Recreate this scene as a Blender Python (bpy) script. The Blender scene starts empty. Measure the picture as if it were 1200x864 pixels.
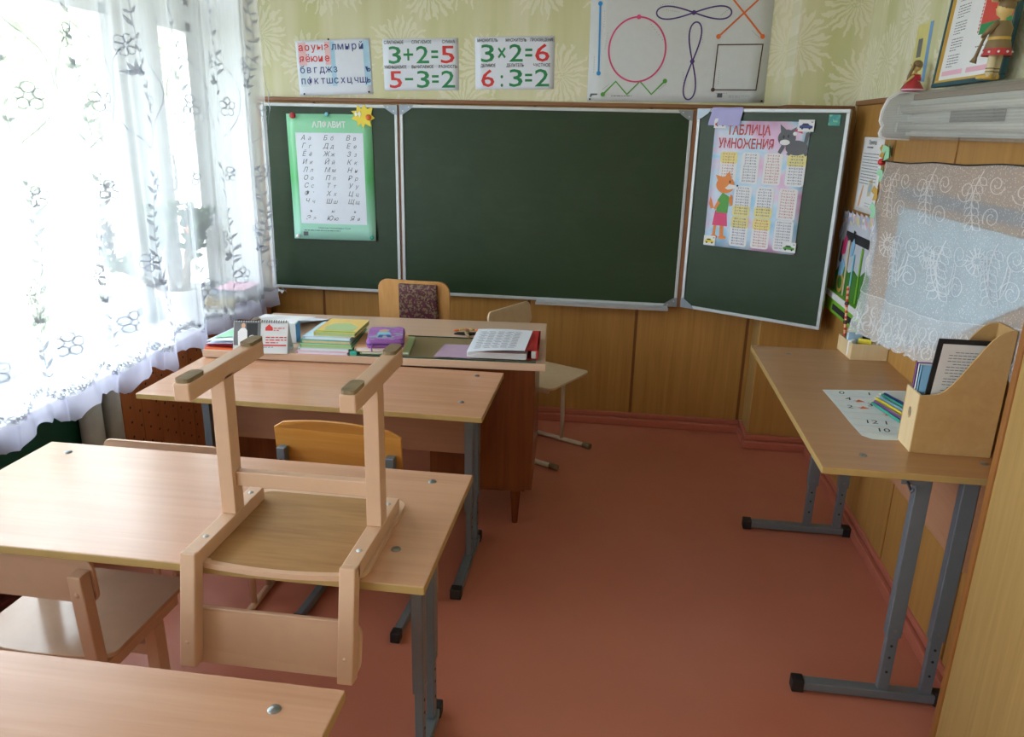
import bpy, bmesh, math, random
from mathutils import Vector, Matrix, Euler, noise
R = math.radians
rnd = random.Random(7)
S = bpy.context.scene
COL = S.collection

# ---------------------------------------------------------------- camera, sky, light, exposure
def rot_axes(yaw, pitch, roll):
    f = Vector((-math.sin(yaw)*math.cos(pitch), math.cos(yaw)*math.cos(pitch), -math.sin(pitch)))
    r = Vector((math.cos(yaw), math.sin(yaw), 0)); u = r.cross(f)
    return r*math.cos(roll)+u*math.sin(roll), u*math.cos(roll)-r*math.sin(roll), f
cr, cu, cf = rot_axes(0.1303, 0.3054, 0.0225)
cam_d = bpy.data.cameras.new('camera'); cam = bpy.data.objects.new('camera', cam_d); COL.objects.link(cam)
M = Matrix((cr, cu, -cf)).transposed().to_4x4(); M.translation = (1.1622, -4.1586, 1.6126)
cam.matrix_world = M
cam_d.sensor_width = 36; cam_d.lens = 901.2/1200*36; cam_d.clip_start = 0.02
S.camera = cam
SKY = 6.0
w = bpy.data.worlds.new('overcast_sky'); S.world = w; w.use_nodes = True
bg = w.node_tree.nodes['Background']; bg.inputs[0].default_value = (0.84, 0.925, 1.0, 1); bg.inputs[1].default_value = SKY
def window_light(y0, y1, z0, z1):
    d = bpy.data.lights.new('window_daylight', 'AREA'); d.shape = 'RECTANGLE'
    d.size = z1-z0; d.size_y = y1-y0; d.cycles.is_portal = True
    o = bpy.data.objects.new('window_daylight', d); COL.objects.link(o)
    o.location = (-1.19, (y0+y1)/2, (z0+z1)/2); o.rotation_euler = (0, R(-90), 0)
window_light(-3.4, -0.06, 0.66, 2.5)
window_light(-6.7, -3.75, 0.66, 2.5)
window_light(-9.9, -7.0, 0.66, 2.5)
S.view_settings.view_transform = 'Standard'; S.view_settings.look = 'None'
S.view_settings.exposure = 0.55; S.view_settings.gamma = 1.0
S.cycles.max_bounces = 12; S.cycles.diffuse_bounces = 6; S.cycles.transparent_max_bounces = 24
S.cycles.use_denoising = True; S.cycles.sample_clamp_indirect = 8.0
S.cycles.caustics_reflective = False; S.cycles.caustics_refractive = False

# ---------------------------------------------------------------- materials
def lin(h):
    h = h.lstrip('#'); o = []
    for i in (0, 2, 4):
        c = int(h[i:i+2], 16)/255
        o.append(c/12.92 if c <= 0.04045 else ((c+0.055)/1.055)**2.4)
    return (*o, 1)
MATS = {}
class NT:
    def __init__(s, name):
        s.m = bpy.data.materials.new(name); s.m.use_nodes = True; s.t = s.m.node_tree
        s.b = s.t.nodes['Principled BSDF']; s.out = s.t.nodes['Material Output']
    def n(s, typ, **kw):
        k = s.t.nodes.new(typ)
        for a, v in kw.items(): setattr(k, a, v)
        return k
    def l(s, a, b): s.t.links.new(a, b)
    def setv(s, sock, v):
        if hasattr(v, 'is_output'): s.l(v, sock)
        else: sock.default_value = v
    def math(s, op, a, b=0.0, c=None):
        k = s.n('ShaderNodeMath', operation=op); s.setv(k.inputs[0], a); s.setv(k.inputs[1], b)
        if c is not None: s.setv(k.inputs[2], c)
        return k.outputs[0]
    def mix(s, f, a, b):
        k = s.n('ShaderNodeMix', data_type='RGBA'); s.setv(k.inputs[0], f); s.setv(k.inputs[6], a); s.setv(k.inputs[7], b)
        return k.outputs[2]
    def ramp(s, f, stops):
        k = s.n('ShaderNodeValToRGB'); e = k.color_ramp.elements
        while len(e) < len(stops): e.new(0.5)
        for x, (p, c) in zip(e, stops): x.position = p; x.color = c
        s.l(f, k.inputs[0]); return k.outputs[0]
    def coord(s, scale=(1, 1, 1), src='Object'):
        k = s.n('ShaderNodeTexCoord'); mp = s.n('ShaderNodeMapping'); mp.inputs['Scale'].default_value = scale
        s.l(k.outputs[src], mp.inputs[0]); return mp.outputs[0]
    def noise(s, vec, scale, detail=3, rough=0.5, dist=0.0):
        k = s.n('ShaderNodeTexNoise'); s.l(vec, k.inputs['Vector']); k.inputs['Scale'].default_value = scale
        k.inputs['Detail'].default_value = detail; k.inputs['Roughness'].default_value = rough; k.inputs['Distortion'].default_value = dist
        return k.outputs[0]
    def bump(s, h, strength, dist=0.01):
        k = s.n('ShaderNodeBump'); k.inputs['Strength'].default_value = strength; k.inputs['Distance'].default_value = dist
        s.l(h, k.inputs['Height']); s.l(k.outputs[0], s.b.inputs['Normal'])

def plain(name, hexc, rough=0.5, metal=0.0, var=0.06, spec=0.5, scale=30):
    if name in MATS: return MATS[name]
    t = NT(name); c = lin(hexc)
    f = t.noise(t.coord(), scale, 3)
    d = tuple(x*(1-var*2) for x in c[:3])+(1,); u = tuple(min(1, x*(1+var)) for x in c[:3])+(1,)
    t.l(t.mix(f, d, u), t.b.inputs['Base Color'])
    t.b.inputs['Roughness'].default_value = rough; t.b.inputs['Metallic'].default_value = metal
    t.b.inputs['Specular IOR Level'].default_value = spec
    MATS[name] = t.m; return t.m
def wood(name, c1, c2, scale=(2, 40, 40), rough=0.35, spec=0.5, bump=0.05, streak=0.5):
    t = NT(name); v = t.coord(scale)
    a = t.noise(v, 1.0, 5, 0.6, 0.4); b = t.noise(v, 4.0, 3, 0.6)
    f = t.math('ADD', t.math('MULTIPLY', a, 1-streak*0.5), t.math('MULTIPLY', b, streak*0.5))
    t.l(t.ramp(f, [(0.3, lin(c1)), (0.7, lin(c2))]), t.b.inputs['Base Color'])
    t.b.inputs['Roughness'].default_value = rough; t.b.inputs['Specular IOR Level'].default_value = spec
    if bump: t.bump(b, bump, 0.002)
    MATS[name] = t.m; return t.m

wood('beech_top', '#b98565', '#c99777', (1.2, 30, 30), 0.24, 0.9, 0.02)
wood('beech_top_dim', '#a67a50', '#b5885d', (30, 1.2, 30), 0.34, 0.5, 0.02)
wood('beech_panel', '#a9785a', '#b98768', (1.5, 30, 30), 0.45)
plain('edge_band', '#b0925c', 0.4); plain('edge_band_dark', '#95602f', 0.45)
wood('wall_veneer', '#a1743a', '#b8894b', (45, 45, 1.6), 0.38, 0.4, 0.03)
wood('wall_veneer_pale', '#a07f4a', '#b3925b', (45, 45, 1.6), 0.38, 0.4, 0.03)
plain('veneer_joint', '#7d4c20', 0.5); plain('trim_wood', '#8a5a38', 0.45)
wood('mahogany', '#6a3517', '#864722', (30, 30, 1.6), 0.25, 0.5, 0.03)
wood('desk_laminate', '#c3a28a', '#cdae97', (1.2, 25, 25), 0.28, 0.5, 0.0)
wood('ply_orange', '#bd7d34', '#d1954a', (3, 40, 40), 0.30, 0.5, 0.02)
wood('chair_ply', '#b9824a', '#cf9c62', (30, 30, 2), 0.35)
wood('bare_ply', '#92693f', '#b08858', (3, 25, 25), 0.55, 0.35, 0.05)
wood('holder_ply', '#b08b58', '#c09b68', (18, 18, 18), 0.55, 0.35, 0.03)
wood('holder_ply_front', '#d6ba8e', '#e0c79e', (40, 40, 3), 0.55, 0.35, 0.02)
plain('cream_paint', '#d2ac90', 0.33, var=0.04); plain('cream_gloss', '#cca88d', 0.16, var=0.03)
plain('white_tube', '#d9cbb8', 0.4); plain('white_ply', '#dcc3a2', 0.4)
plain('gray_steel', '#76808a', 0.4, 0.35); plain('dark_cap', '#1d1c1d', 0.5); plain('cap_grey', '#8a8c8c', 0.3, 0.7)
plain('aluminium', '#c2c5c9', 0.4, 0.25); plain('hinge_steel', '#8b939c', 0.4, 0.6)
plain('wood_pad', '#8d7a5c', 0.7, var=0.3); plain('paper', '#e6e6ea', 0.8, var=0.02); plain('paper_gray', '#cfd2d6', 0.8, var=0.03)
plain('paper_cool', '#dfe4f2', 0.8, var=0.02); plain('paper_back', '#d9d6d2', 0.8)
plain('plaster_white', '#eceef0', 0.7, var=0.02); plain('window_white', '#eef1f3', 0.35, var=0.01)
plain('green_paint', '#17503a', 0.4); plain('maroon_paint', '#5a2018', 0.35); plain('pipe_gray', '#a29d90', 0.45)
plain('baseboard_paint', '#b86a57', 0.35); plain('ink', '#26262c', 0.7, var=0); plain('ink_gray', '#5d5d66', 0.7, var=0)
for n, h in dict(red='#cf2a2c', green='#12804a', blue='#2b8fd6', navy='#2a3d86', orange='#e06a2c', yellow='#ead23a', purple='#8f58a8',
                 pink='#d8427c', violet='#4b2f78', brown='#4a2a2a', teal='#35a08e', leafgreen='#4b9a34', lilac='#aaa6dc', skyblue='#8cc0e6',
                 crimson='#b51f35', pale_pink='#e8b4c8', mint='#9fd8b4', lime='#79b62f', black='#18181a', grayc='#6b6b70', flesh='#d9a888', straw='#d8b878',
                 white_plastic='#e9e9ea', cover_yellow='#e3c06a', cover_green='#a9c08a', red_folder='#c32a30', orange_folder='#e2683a', hot_pink='#d83a72', sand='#d9c9a4',
                 straw_dark='#806a48', embl_red='#b8343a', flagred='#d2463f', flaggreen='#1f8a50', gold='#c9a24a', tealframe='#1f4d58', lightblue='#b7d6ec',
                 cyan='#7cc4d8', peach='#efb98c', fox='#e0812f', catgray='#55555c').items(): plain(n, h, 0.5, var=0.03)

def mk_floor():
    t = NT('floor_paint'); v = t.coord()
    a = t.noise(v, 1.3, 4, 0.6); b = t.noise(v, 260, 2); c = t.noise(v, 9, 4, 0.65, 0.3)
    col = t.ramp(a, [(0.3, lin('#bd7059')), (0.7, lin('#c67c66'))])
    t.l(t.mix(t.math('MULTIPLY', b, 0.25), col, lin('#a8624f')), t.b.inputs['Base Color'])
    t.l(t.math('ADD', t.math('MULTIPLY', c, 0.16), 0.26), t.b.inputs['Roughness'])
    t.b.inputs['Specular IOR Level'].default_value = 0.45
    t.bump(t.math('ADD', c, t.math('MULTIPLY', b, 0.15)), 0.12, 0.006); MATS['floor'] = t.m
mk_floor()
def mk_board():
    t = NT('chalkboard_green'); v = t.coord()
    a = t.noise(v, 2.2, 5, 0.65, 0.5); b = t.noise(t.coord((3, 3, 14)), 1.6, 4, 0.6, 0.8)
    f = t.math('MULTIPLY', t.math('SUBTRACT', b, 0.5), 0.35)
    f2 = t.math('ADD', t.math('MULTIPLY', t.math('SUBTRACT', a, 0.5), 0.5), t.math('MAXIMUM', f, 0.0))
    t.l(t.mix(f2, lin('#22361f'), lin('#4d5c48')), t.b.inputs['Base Color']); t.b.inputs['Roughness'].default_value = 0.42
    t.b.inputs['Specular IOR Level'].default_value = 0.35
    MATS['board'] = t.m
mk_board()
def mk_wallpaper(name, axis):           # big pale dahlia flowers printed on mottled green paper
    t = NT(name); k = t.n('ShaderNodeTexCoord'); sp = t.n('ShaderNodeSeparateXYZ'); t.l(k.outputs['Object'], sp.inputs[0])
    u = sp.outputs[axis]; z = sp.outputs[2]
    cb = t.n('ShaderNodeCombineXYZ'); t.l(u, cb.inputs[0]); t.l(z, cb.inputs[1])
    vec = cb.outputs[0]
    vo = t.n('ShaderNodeTexVoronoi', voronoi_dimensions='2D'); vo.inputs['Scale'].default_value = 3.3; vo.inputs['Randomness'].default_value = 0.8
    t.l(vec, vo.inputs['Vector'])
    sub = t.n('ShaderNodeVectorMath', operation='SUBTRACT'); t.l(vec, sub.inputs[0]); t.l(vo.outputs['Position'], sub.inputs[1])
    s2 = t.n('ShaderNodeSeparateXYZ'); t.l(sub.outputs[0], s2.inputs[0])
    ln = t.n('ShaderNodeVectorMath', operation='LENGTH'); t.l(sub.outputs[0], ln.inputs[0]); r = ln.outputs['Value']
    ang = t.math('ARCTAN2', s2.outputs[1], s2.outputs[0])
    wob = t.noise(vec, 22, 3); wob2 = t.noise(vec, 9, 2)
    petals = t.math('SINE', t.math('ADD', t.math('MULTIPLY', ang, 21), t.math('ADD', t.math('MULTIPLY', r, 30), t.math('MULTIPLY', wob, 9))))
    petals2 = t.math('SINE', t.math('ADD', t.math('MULTIPLY', ang, 34), t.math('MULTIPLY', wob, 14)))
    rim = t.math('ADD', t.math('ADD', 0.075, t.math('MULTIPLY', wob2, 0.11)), t.math('ADD', t.math('MULTIPLY', petals, 0.022), t.math('MULTIPLY', petals2, 0.014)))
    inside = t.math('LESS_THAN', r, rim)
    line = t.math('GREATER_THAN', t.math('ADD', petals, t.math('MULTIPLY', petals2, 0.8)), -0.25)
    centre = t.math('LESS_THAN', r, 0.03)
    dots = t.n('ShaderNodeTexVoronoi', voronoi_dimensions='2D'); dots.inputs['Scale'].default_value = 90; t.l(vec, dots.inputs['Vector'])
    cdot = t.math('GREATER_THAN', dots.outputs['Distance'], 0.42)
    body = t.math('ADD', t.math('MULTIPLY', line, t.math('SUBTRACT', 1.0, centre)), t.math('MULTIPLY', centre, cdot))
    fl = t.math('MULTIPLY', t.math('MULTIPLY', inside, body), 0.55)
    st = t.n('ShaderNodeMapping'); st.inputs['Scale'].default_value = (5.5, 0.5, 1); t.l(vec, st.inputs[0])
    band = t.noise(st.outputs[0], 1.0, 3, 0.5, 0.3)
    base = t.ramp(band, [(0.34, lin('#c8c896')), (0.5, lin('#d5d2ad')), (0.64, lin('#e1dcc6'))])
    fine = t.n('ShaderNodeMapping'); fine.inputs['Scale'].default_value = (300, 12, 1); t.l(vec, fine.inputs[0])
    ff = t.noise(fine.outputs[0], 1.0, 2)
    base2 = t.mix(t.math('MULTIPLY', ff, 0.18), base, lin('#bdbc82'))
    t.l(t.mix(fl, base2, lin('#eae5d6')), t.b.inputs['Base Color']); t.b.inputs['Roughness'].default_value = 0.7
    t.bump(t.math('ADD', fl, t.math('MULTIPLY', ff, 0.3)), 0.15, 0.002)
    MATS[name] = t.m
mk_wallpaper('wallpaper_x', 0); mk_wallpaper('wallpaper_y', 1)
def mk_cloth(name, hexc, fac, trans=0.6, dots=0, dotfac=0.3, rough=0.9):
    t = NT(name); nt = t.t; nt.nodes.remove(t.b)
    df = t.n('ShaderNodeBsdfDiffuse'); tl = t.n('ShaderNodeBsdfTranslucent'); tp = t.n('ShaderNodeBsdfTransparent')
    df.inputs[0].default_value = lin(hexc); tl.inputs[0].default_value = lin(hexc)
    m1 = t.n('ShaderNodeMixShader'); m1.inputs[0].default_value = trans; t.l(df.outputs[0], m1.inputs[1]); t.l(tl.outputs[0], m1.inputs[2])
    m2 = t.n('ShaderNodeMixShader'); t.l(tp.outputs[0], m2.inputs[1]); t.l(m1.outputs[0], m2.inputs[2]); t.l(m2.outputs[0], t.out.inputs[0])
    if dots:
        vo = t.n('ShaderNodeTexVoronoi'); vo.inputs['Scale'].default_value = dots; t.l(t.coord(), vo.inputs['Vector'])
        d = t.math('LESS_THAN', vo.outputs['Distance'], 0.26)
        t.l(t.math('ADD', fac, t.math('MULTIPLY', d, dotfac)), m2.inputs[0])
    else:
        a = t.noise(t.coord((90, 90, 8)), 1.0, 2)
        t.l(t.math('ADD', fac-0.02, t.math('MULTIPLY', a, 0.04)), m2.inputs[0])
    MATS[name] = t.m
mk_cloth('sheer', '#f4f7ff', 0.32, 0.8); mk_cloth('embroidery', '#a2a8ba', 0.72, 0.15); mk_cloth('curtain_hem', '#d3d3ea', 0.74, 0.5)
mk_cloth('lace_net', '#e6e8ee', 0.40, 0.3, 130, 0.4); mk_cloth('lace_thread', '#f0f1f5', 0.72, 0.25); mk_cloth('lace_ruffle', '#e9eaef', 0.55, 0.3, 110, 0.3)
def mk_glass(name, tint, fac=0.08):
    t = NT(name); t.t.nodes.remove(t.b)
    tp = t.n('ShaderNodeBsdfTransparent'); tp.inputs[0].default_value = lin(tint); gl = t.n('ShaderNodeBsdfGlossy'); gl.inputs['Roughness'].default_value = 0.03
    fr = t.n('ShaderNodeLayerWeight'); fr.inputs[0].default_value = 0.5
    m = t.n('ShaderNodeMixShader'); t.l(t.math('ADD', 0.03, t.math('MULTIPLY', 0.7, t.math('POWER', fr.outputs['Facing'], 5.0))), m.inputs[0]); t.l(tp.outputs[0], m.inputs[1]); t.l(gl.outputs[0], m.inputs[2]); t.l(m.outputs[0], t.out.inputs[0])
    MATS[name] = t.m
mk_glass('pane_glass', '#fbfdfc'); mk_glass('desk_glass', '#f7f8f0'); plain('glass_edge', '#1d4a44', 0.2)
def mk_poster_cloud():
    t = NT('poster_clouds'); v = t.coord((1, 1, 1)); a = t.noise(v, 5.5, 2, 0.5, 0.9); b = t.noise(v, 9, 2, 0.5, 1.2)
    c = t.ramp(a, [(0.34, lin('#6fb6e2')), (0.47, lin('#b7cfe8')), (0.56, lin('#dcb6d8')), (0.66, lin('#d58cc4'))])
    t.l(t.mix(t.math('MULTIPLY', b, 0.6), c, lin('#d6e2ee')), t.b.inputs['Base Color']); t.b.inputs['Roughness'].default_value = 0.4; MATS['poster_clouds'] = t.m
mk_poster_cloud()
def mk_grad(name, c1, c2, c3, axis, lo, hi):   # printed colour blend
    t = NT(name); k = t.n('ShaderNodeTexCoord'); sp = t.n('ShaderNodeSeparateXYZ'); t.l(k.outputs['Object'], sp.inputs[0])
    f = t.math('DIVIDE', t.math('SUBTRACT', sp.outputs[axis], lo), hi-lo)
    t.l(t.ramp(f, [(0.0, lin(c1)), (0.5, lin(c2)), (1.0, lin(c3))]), t.b.inputs['Base Color']); t.b.inputs['Roughness'].default_value = 0.35; MATS[name] = t.m
mk_grad('alphabet_green', '#a6d8cc', '#58b070', '#8ccfa8', 1, 0.0, 0.66)
mk_grad('card_blue', '#bfe0f4', '#a6d2ee', '#bfe0f4', 0, 0.0, 0.4)
def mk_cover(name, cols, scale):
    t = NT(name); vo = t.n('ShaderNodeTexVoronoi'); vo.inputs['Scale'].default_value = scale; t.l(t.coord(), vo.inputs['Vector'])
    sp = t.n('ShaderNodeSeparateXYZ'); t.l(vo.outputs['Color'], sp.inputs[0]); st = []
    k = t.n('ShaderNodeValToRGB'); k.color_ramp.interpolation = 'CONSTANT'; e = k.color_ramp.elements
    while len(e) < len(cols): e.new(0.5)
    for i, (x, c) in enumerate(zip(e, cols)): x.position = i/len(cols); x.color = lin(c)
    t.l(sp.outputs[0], k.inputs[0]); t.l(k.outputs[0], t.b.inputs['Base Color']); t.b.inputs['Roughness'].default_value = 0.45; MATS[name] = t.m
mk_cover('tapestry', ['#4a1c2c', '#5a2a36', '#7d6c52', '#5b2032', '#6f5f48'], 130)
mk_cover('pencil_case_print', ['#9a5cac', '#9a5cac', '#a86cba', '#9a5cac', '#8fa6b0'], 40)
mk_cover('ruffle_print', ['#c7cbe6', '#e6e3ee', '#d9b8c4', '#9fb4dc', '#d9cf9c'], 55)
mk_cover('leaf_mix', ['#57704a', '#4b6640', '#6a8358', '#5d7852'], 30)
mk_cover('tree_leaf', ['#c0c8a0', '#cad1ac', '#b6c094', '#d2d8ba'], 3)
mk_cover('hologram', ['#3f9a86', '#6ab8a0', '#8ac0a0', '#2f8a90'], 70)
def mk_ribbed():
    t = NT('ribbed_diffuser'); nt = t.t; nt.nodes.remove(t.b)
    wv = t.n('ShaderNodeTexWave', bands_direction='Z'); wv.inputs['Scale'].default_value = 38; t.l(t.coord(), wv.inputs['Vector'])
    b = t.n('ShaderNodeBump'); b.inputs['Strength'].default_value = 0.6; b.inputs['Distance'].default_value = 0.003; t.l(wv.outputs[1], b.inputs['Height'])
    tp = t.n('ShaderNodeBsdfTransparent'); tp.inputs[0].default_value = lin('#e6e6e2')
    df = t.n('ShaderNodeBsdfDiffuse'); df.inputs[0].default_value = lin('#e2e2de'); t.l(b.outputs[0], df.inputs['Normal'])
    gl = t.n('ShaderNodeBsdfGlossy'); gl.inputs['Roughness'].default_value = 0.25; t.l(b.outputs[0], gl.inputs['Normal'])
    m1 = t.n('ShaderNodeMixShader'); m1.inputs[0].default_value = 0.28; t.l(tp.outputs[0], m1.inputs[1]); t.l(df.outputs[0], m1.inputs[2])
    m2 = t.n('ShaderNodeMixShader'); m2.inputs[0].default_value = 0.10; t.l(m1.outputs[0], m2.inputs[1]); t.l(gl.outputs[0], m2.inputs[2]); t.l(m2.outputs[0], t.out.inputs[0])
    MATS['ribbed'] = t.m
mk_ribbed()

# ---------------------------------------------------------------- mesh helpers
class MB:
    def __init__(s): s.v = []; s.f = []; s.m = []; s.smooth = []
    def add(s, vs, fs, mi=0, smooth=False):
        b = len(s.v); s.v += [tuple(v) for v in vs]
        for f in fs: s.f.append([b+i for i in f]); s.m.append(mi); s.smooth.append(smooth)
        return s
    def box(s, x0, x1, y0, y1, z0, z1, mi=0, mtop=None, mfront=None):
        x0, x1 = sorted((x0, x1)); y0, y1 = sorted((y0, y1)); z0, z1 = sorted((z0, z1))
        vs = [(x0,y0,z0),(x1,y0,z0),(x1,y1,z0),(x0,y1,z0),(x0,y0,z1),(x1,y0,z1),(x1,y1,z1),(x0,y1,z1)]
        fs = [(0,3,2,1),(4,5,6,7),(0,1,5,4),(1,2,6,5),(2,3,7,6),(3,0,4,7)]
        s.add(vs, fs, mi)
        if mtop is not None: s.m[-5] = mtop
        if mfront is not None: s.m[-4] = mfront
        return s
    def bar(s, p, q, wd, h=None, up=(0,0,1), mi=0):
        h = h or wd; p = Vector(p); q = Vector(q); d = (q-p).normalized(); up = Vector(up)
        if abs(d.dot(up)) > 0.95: up = Vector((0,1,0))
        a = d.cross(up).normalized()*wd/2; b = a.cross(d).normalized()*h/2
        vs = [c+e for c in (p, q) for e in (-a-b, a-b, a+b, -a+b)]
        return s.add(vs, [(0,3,2,1)[::-1], (4,5,6,7)[::-1], (0,1,5,4)[::-1], (1,2,6,5)[::-1], (2,3,7,6)[::-1], (3,0,4,7)[::-1]], mi)
    def tube(s, pts, r, n=8, mi=0, cap=True):
        pts = [Vector(p) for p in pts]; rs = r if isinstance(r, (list, tuple)) else [r]*len(pts)
        b = len(s.v); ref = None
        for i, p in enumerate(pts):
            d = (pts[min(i+1, len(pts)-1)]-pts[max(i-1, 0)]).normalized()
            if ref is None: ref = Vector((0,0,1)) if abs(d.z) < 0.9 else Vector((0,1,0))
            a = d.cross(ref).normalized(); c = a.cross(d).normalized(); ref = c
            for k in range(n):
                t = 2*math.pi*k/n; s.v.append(tuple(p+(a*math.cos(t)+c*math.sin(t))*rs[i]))
        for i in range(len(pts)-1):
            for k in range(n):
                s.f.append([b+i*n+k, b+i*n+(k+1)%n, b+(i+1)*n+(k+1)%n, b+(i+1)*n+k]); s.m.append(mi); s.smooth.append(True)
        if cap:
            s.f.append([b+k for k in range(n)][::-1]); s.m.append(mi); s.smooth.append(False)
            s.f.append([b+(len(pts)-1)*n+k for k in range(n)]); s.m.append(mi); s.smooth.append(False)
        return s
    def lathe(s, prof, n=24, c=(0,0,0), mi=0, sx=1, sy=1):
        b = len(s.v)
        for r, z in prof:
            for k in range(n):
                t = 2*math.pi*k/n; s.v.append((c[0]+r*sx*math.cos(t), c[1]+r*sy*math.sin(t), c[2]+z))
        for i in range(len(prof)-1):
            for k in range(n):
                s.f.append([b+i*n+k, b+i*n+(k+1)%n, b+(i+1)*n+(k+1)%n, b+(i+1)*n+k]); s.m.append(mi); s.smooth.append(True)
        return s
    def sphere(s, c, r, n=12, mi=0, sc=(1,1,1)):
        h = n//2
        return s.lathe2([(math.sin(math.pi*i/h), -math.cos(math.pi*i/h)) for i in range(h+1)], n, c, r, mi, sc)
    def lathe2(s, prof, n, c, r, mi, sc):
        b = len(s.v)
        for q, z in prof:
            for k in range(n):
                t = 2*math.pi*k/n; s.v.append((c[0]+r*sc[0]*q*math.cos(t), c[1]+r*sc[1]*q*math.sin(t), c[2]+r*sc[2]*z))
        for i in range(len(prof)-1):
            for k in range(n):
                s.f.append([b+i*n+k, b+i*n+(k+1)%n, b+(i+1)*n+(k+1)%n, b+(i+1)*n+k]); s.m.append(mi); s.smooth.append(True)
        return s
    def prism(s, poly, h0, h1, axis='z', mi=0, mside=None):     # polygon (2-D) extruded along an axis
        def P(a, b, h): return {'z': (a,b,h), 'y': (a,h,b), 'x': (h,a,b)}[axis]
        n = len(poly); vs = [P(a,b,h0) for a,b in poly]+[P(a,b,h1) for a,b in poly]
        fs = [list(range(n))[::-1], list(range(n, 2*n))]+[[i, (i+1)%n, n+(i+1)%n, n+i] for i in range(n)]
        s.add(vs, fs, mi)
        if mside is not None:
            for k in range(n): s.m[-1-k] = mside
        return s
    def poly(s, pts, z=0.0, mi=0):
        return s.add([(x, y, z) for x, y in pts], [list(range(len(pts)))], mi)
    def disc(s, cx, cy, r, z=0.0, mi=0, n=16, sx=1, sy=1):
        return s.poly([(cx+r*sx*math.cos(2*math.pi*k/n), cy+r*sy*math.sin(2*math.pi*k/n)) for k in range(n)], z, mi)
    def stroke(s, pts, wd, z=0.0, mi=0, closed=False):
        n = len(pts); P = [Vector(p) for p in pts]; L = []; Rr = []
        for i in range(n):
            a = P[(i-1) % n] if closed or i > 0 else P[i]; b = P[(i+1) % n] if closed or i < n-1 else P[i]
            d = (b-a); d = d.normalized() if d.length > 1e-9 else Vector((1, 0)); nn = Vector((-d.y, d.x))*wd/2
            L.append(P[i]+nn); Rr.append(P[i]-nn)
        vs = [(p.x, p.y, z) for p in L]+[(p.x, p.y, z) for p in Rr]
        m = n if closed else n-1
        return s.add(vs, [[i, n+i, n+(i+1)%n, (i+1)%n] for i in range(m)], mi)
    def grid(s, fn, nu, nv, mi=0, smooth=True):
        vs = [fn(i/nu, j/nv) for j in range(nv+1) for i in range(nu+1)]
        fs = [[j*(nu+1)+i, j*(nu+1)+i+1, (j+1)*(nu+1)+i+1, (j+1)*(nu+1)+i] for j in range(nv) for i in range(nu)]
        return s.add(vs, fs, mi, smooth)
    def map(s, fn):
        s.v = [tuple(fn(*v)) for v in s.v]; return s

def obj(name, mb, mats, parent=None, bevel=0.0, seg=2, recalc=True):
    me = bpy.data.meshes.new(name); me.from_pydata(mb.v, [], mb.f)
    for m in (mats if isinstance(mats, (list, tuple)) else [mats]): me.materials.append(MATS[m])
    me.polygons.foreach_set('material_index', mb.m); me.polygons.foreach_set('use_smooth', mb.smooth)
    if recalc:
        bm = bmesh.new(); bm.from_mesh(me); bmesh.ops.recalc_face_normals(bm, faces=bm.faces); bm.to_mesh(me); bm.free()
    me.update(); o = bpy.data.objects.new(name, me); COL.objects.link(o)
    if parent: o.parent = parent
    if bevel:
        b = o.modifiers.new('bevel', 'BEVEL'); b.width = bevel; b.segments = seg; b.limit_method = 'ANGLE'; b.angle_limit = R(40)
    return o
def tag(o, label, cat, group=None):
    o['label'] = label; o['category'] = cat
    if group: o['group'] = group
    return o
def thing(name, label, cat, loc=(0,0,0), rot=(0,0,0), group=None, axes=None):
    o = bpy.data.objects.new(name, None); COL.objects.link(o); o.empty_display_size = 0.05
    if axes:
        ex, ey = Vector(axes[0]).normalized(), Vector(axes[1]); ez = ex.cross(ey).normalized(); ey = ez.cross(ex)
        m = Matrix((ex, ey, ez)).transposed().to_4x4(); m.translation = loc; o.matrix_world = m
    else: o.location = loc; o.rotation_euler = rot
    return tag(o, label, cat, group)
def struct(name, mb, mats, parent=None, bevel=0.0):
    o = obj(name, mb, mats, parent, bevel)
    if not parent: o['kind'] = 'structure'
    return o
def stuff(o): o['kind'] = 'stuff'; return o
def dup(root, loc, rot=None, label=None):
    r = root.copy(); COL.objects.link(r); r.location = loc
    if rot is not None: r.rotation_euler = rot
    if label: r['label'] = label
    for ch in list(root.children):
        c = ch.copy(); COL.objects.link(c); c.parent = r
        for g in list(ch.children):
            d = g.copy(); COL.objects.link(d); d.parent = c
    return r

_fc = {}
def glyphs(txt, bold=0.0):
    k = (txt, bold)
    if k not in _fc:
        c = bpy.data.curves.new('t', 'FONT'); c.body = txt; c.size = 1.0; c.offset = bold; c.resolution_u = 2
        o = bpy.data.objects.new('t', c); COL.objects.link(o); me = bpy.data.meshes.new_from_object(o)
        vs = [tuple(v.co) for v in me.vertices]; fs = [list(p.vertices) for p in me.polygons]
        bpy.data.objects.remove(o); bpy.data.meshes.remove(me); bpy.data.curves.remove(c)
        xs = [v[0] for v in vs] or [0]; _fc[k] = (vs, fs, min(xs), max(xs))
    return _fc[k]
def text(mb, txt, x, y, size, z=0.0008, mi=0, width=None, align='L', shear=0.0, bold=0.0, sx=1.0):
    vs, fs, a, b = glyphs(txt, bold)
    k = size*sx if width is None else width/max(1e-6, b-a)
    off = {'L': 0, 'C': (b-a)*k/2, 'R': (b-a)*k}[align]
    mb.add([(x-off+(v[0]-a)*k+v[1]*size*shear, y+v[1]*size, z) for v in vs], fs, mi)
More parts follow.
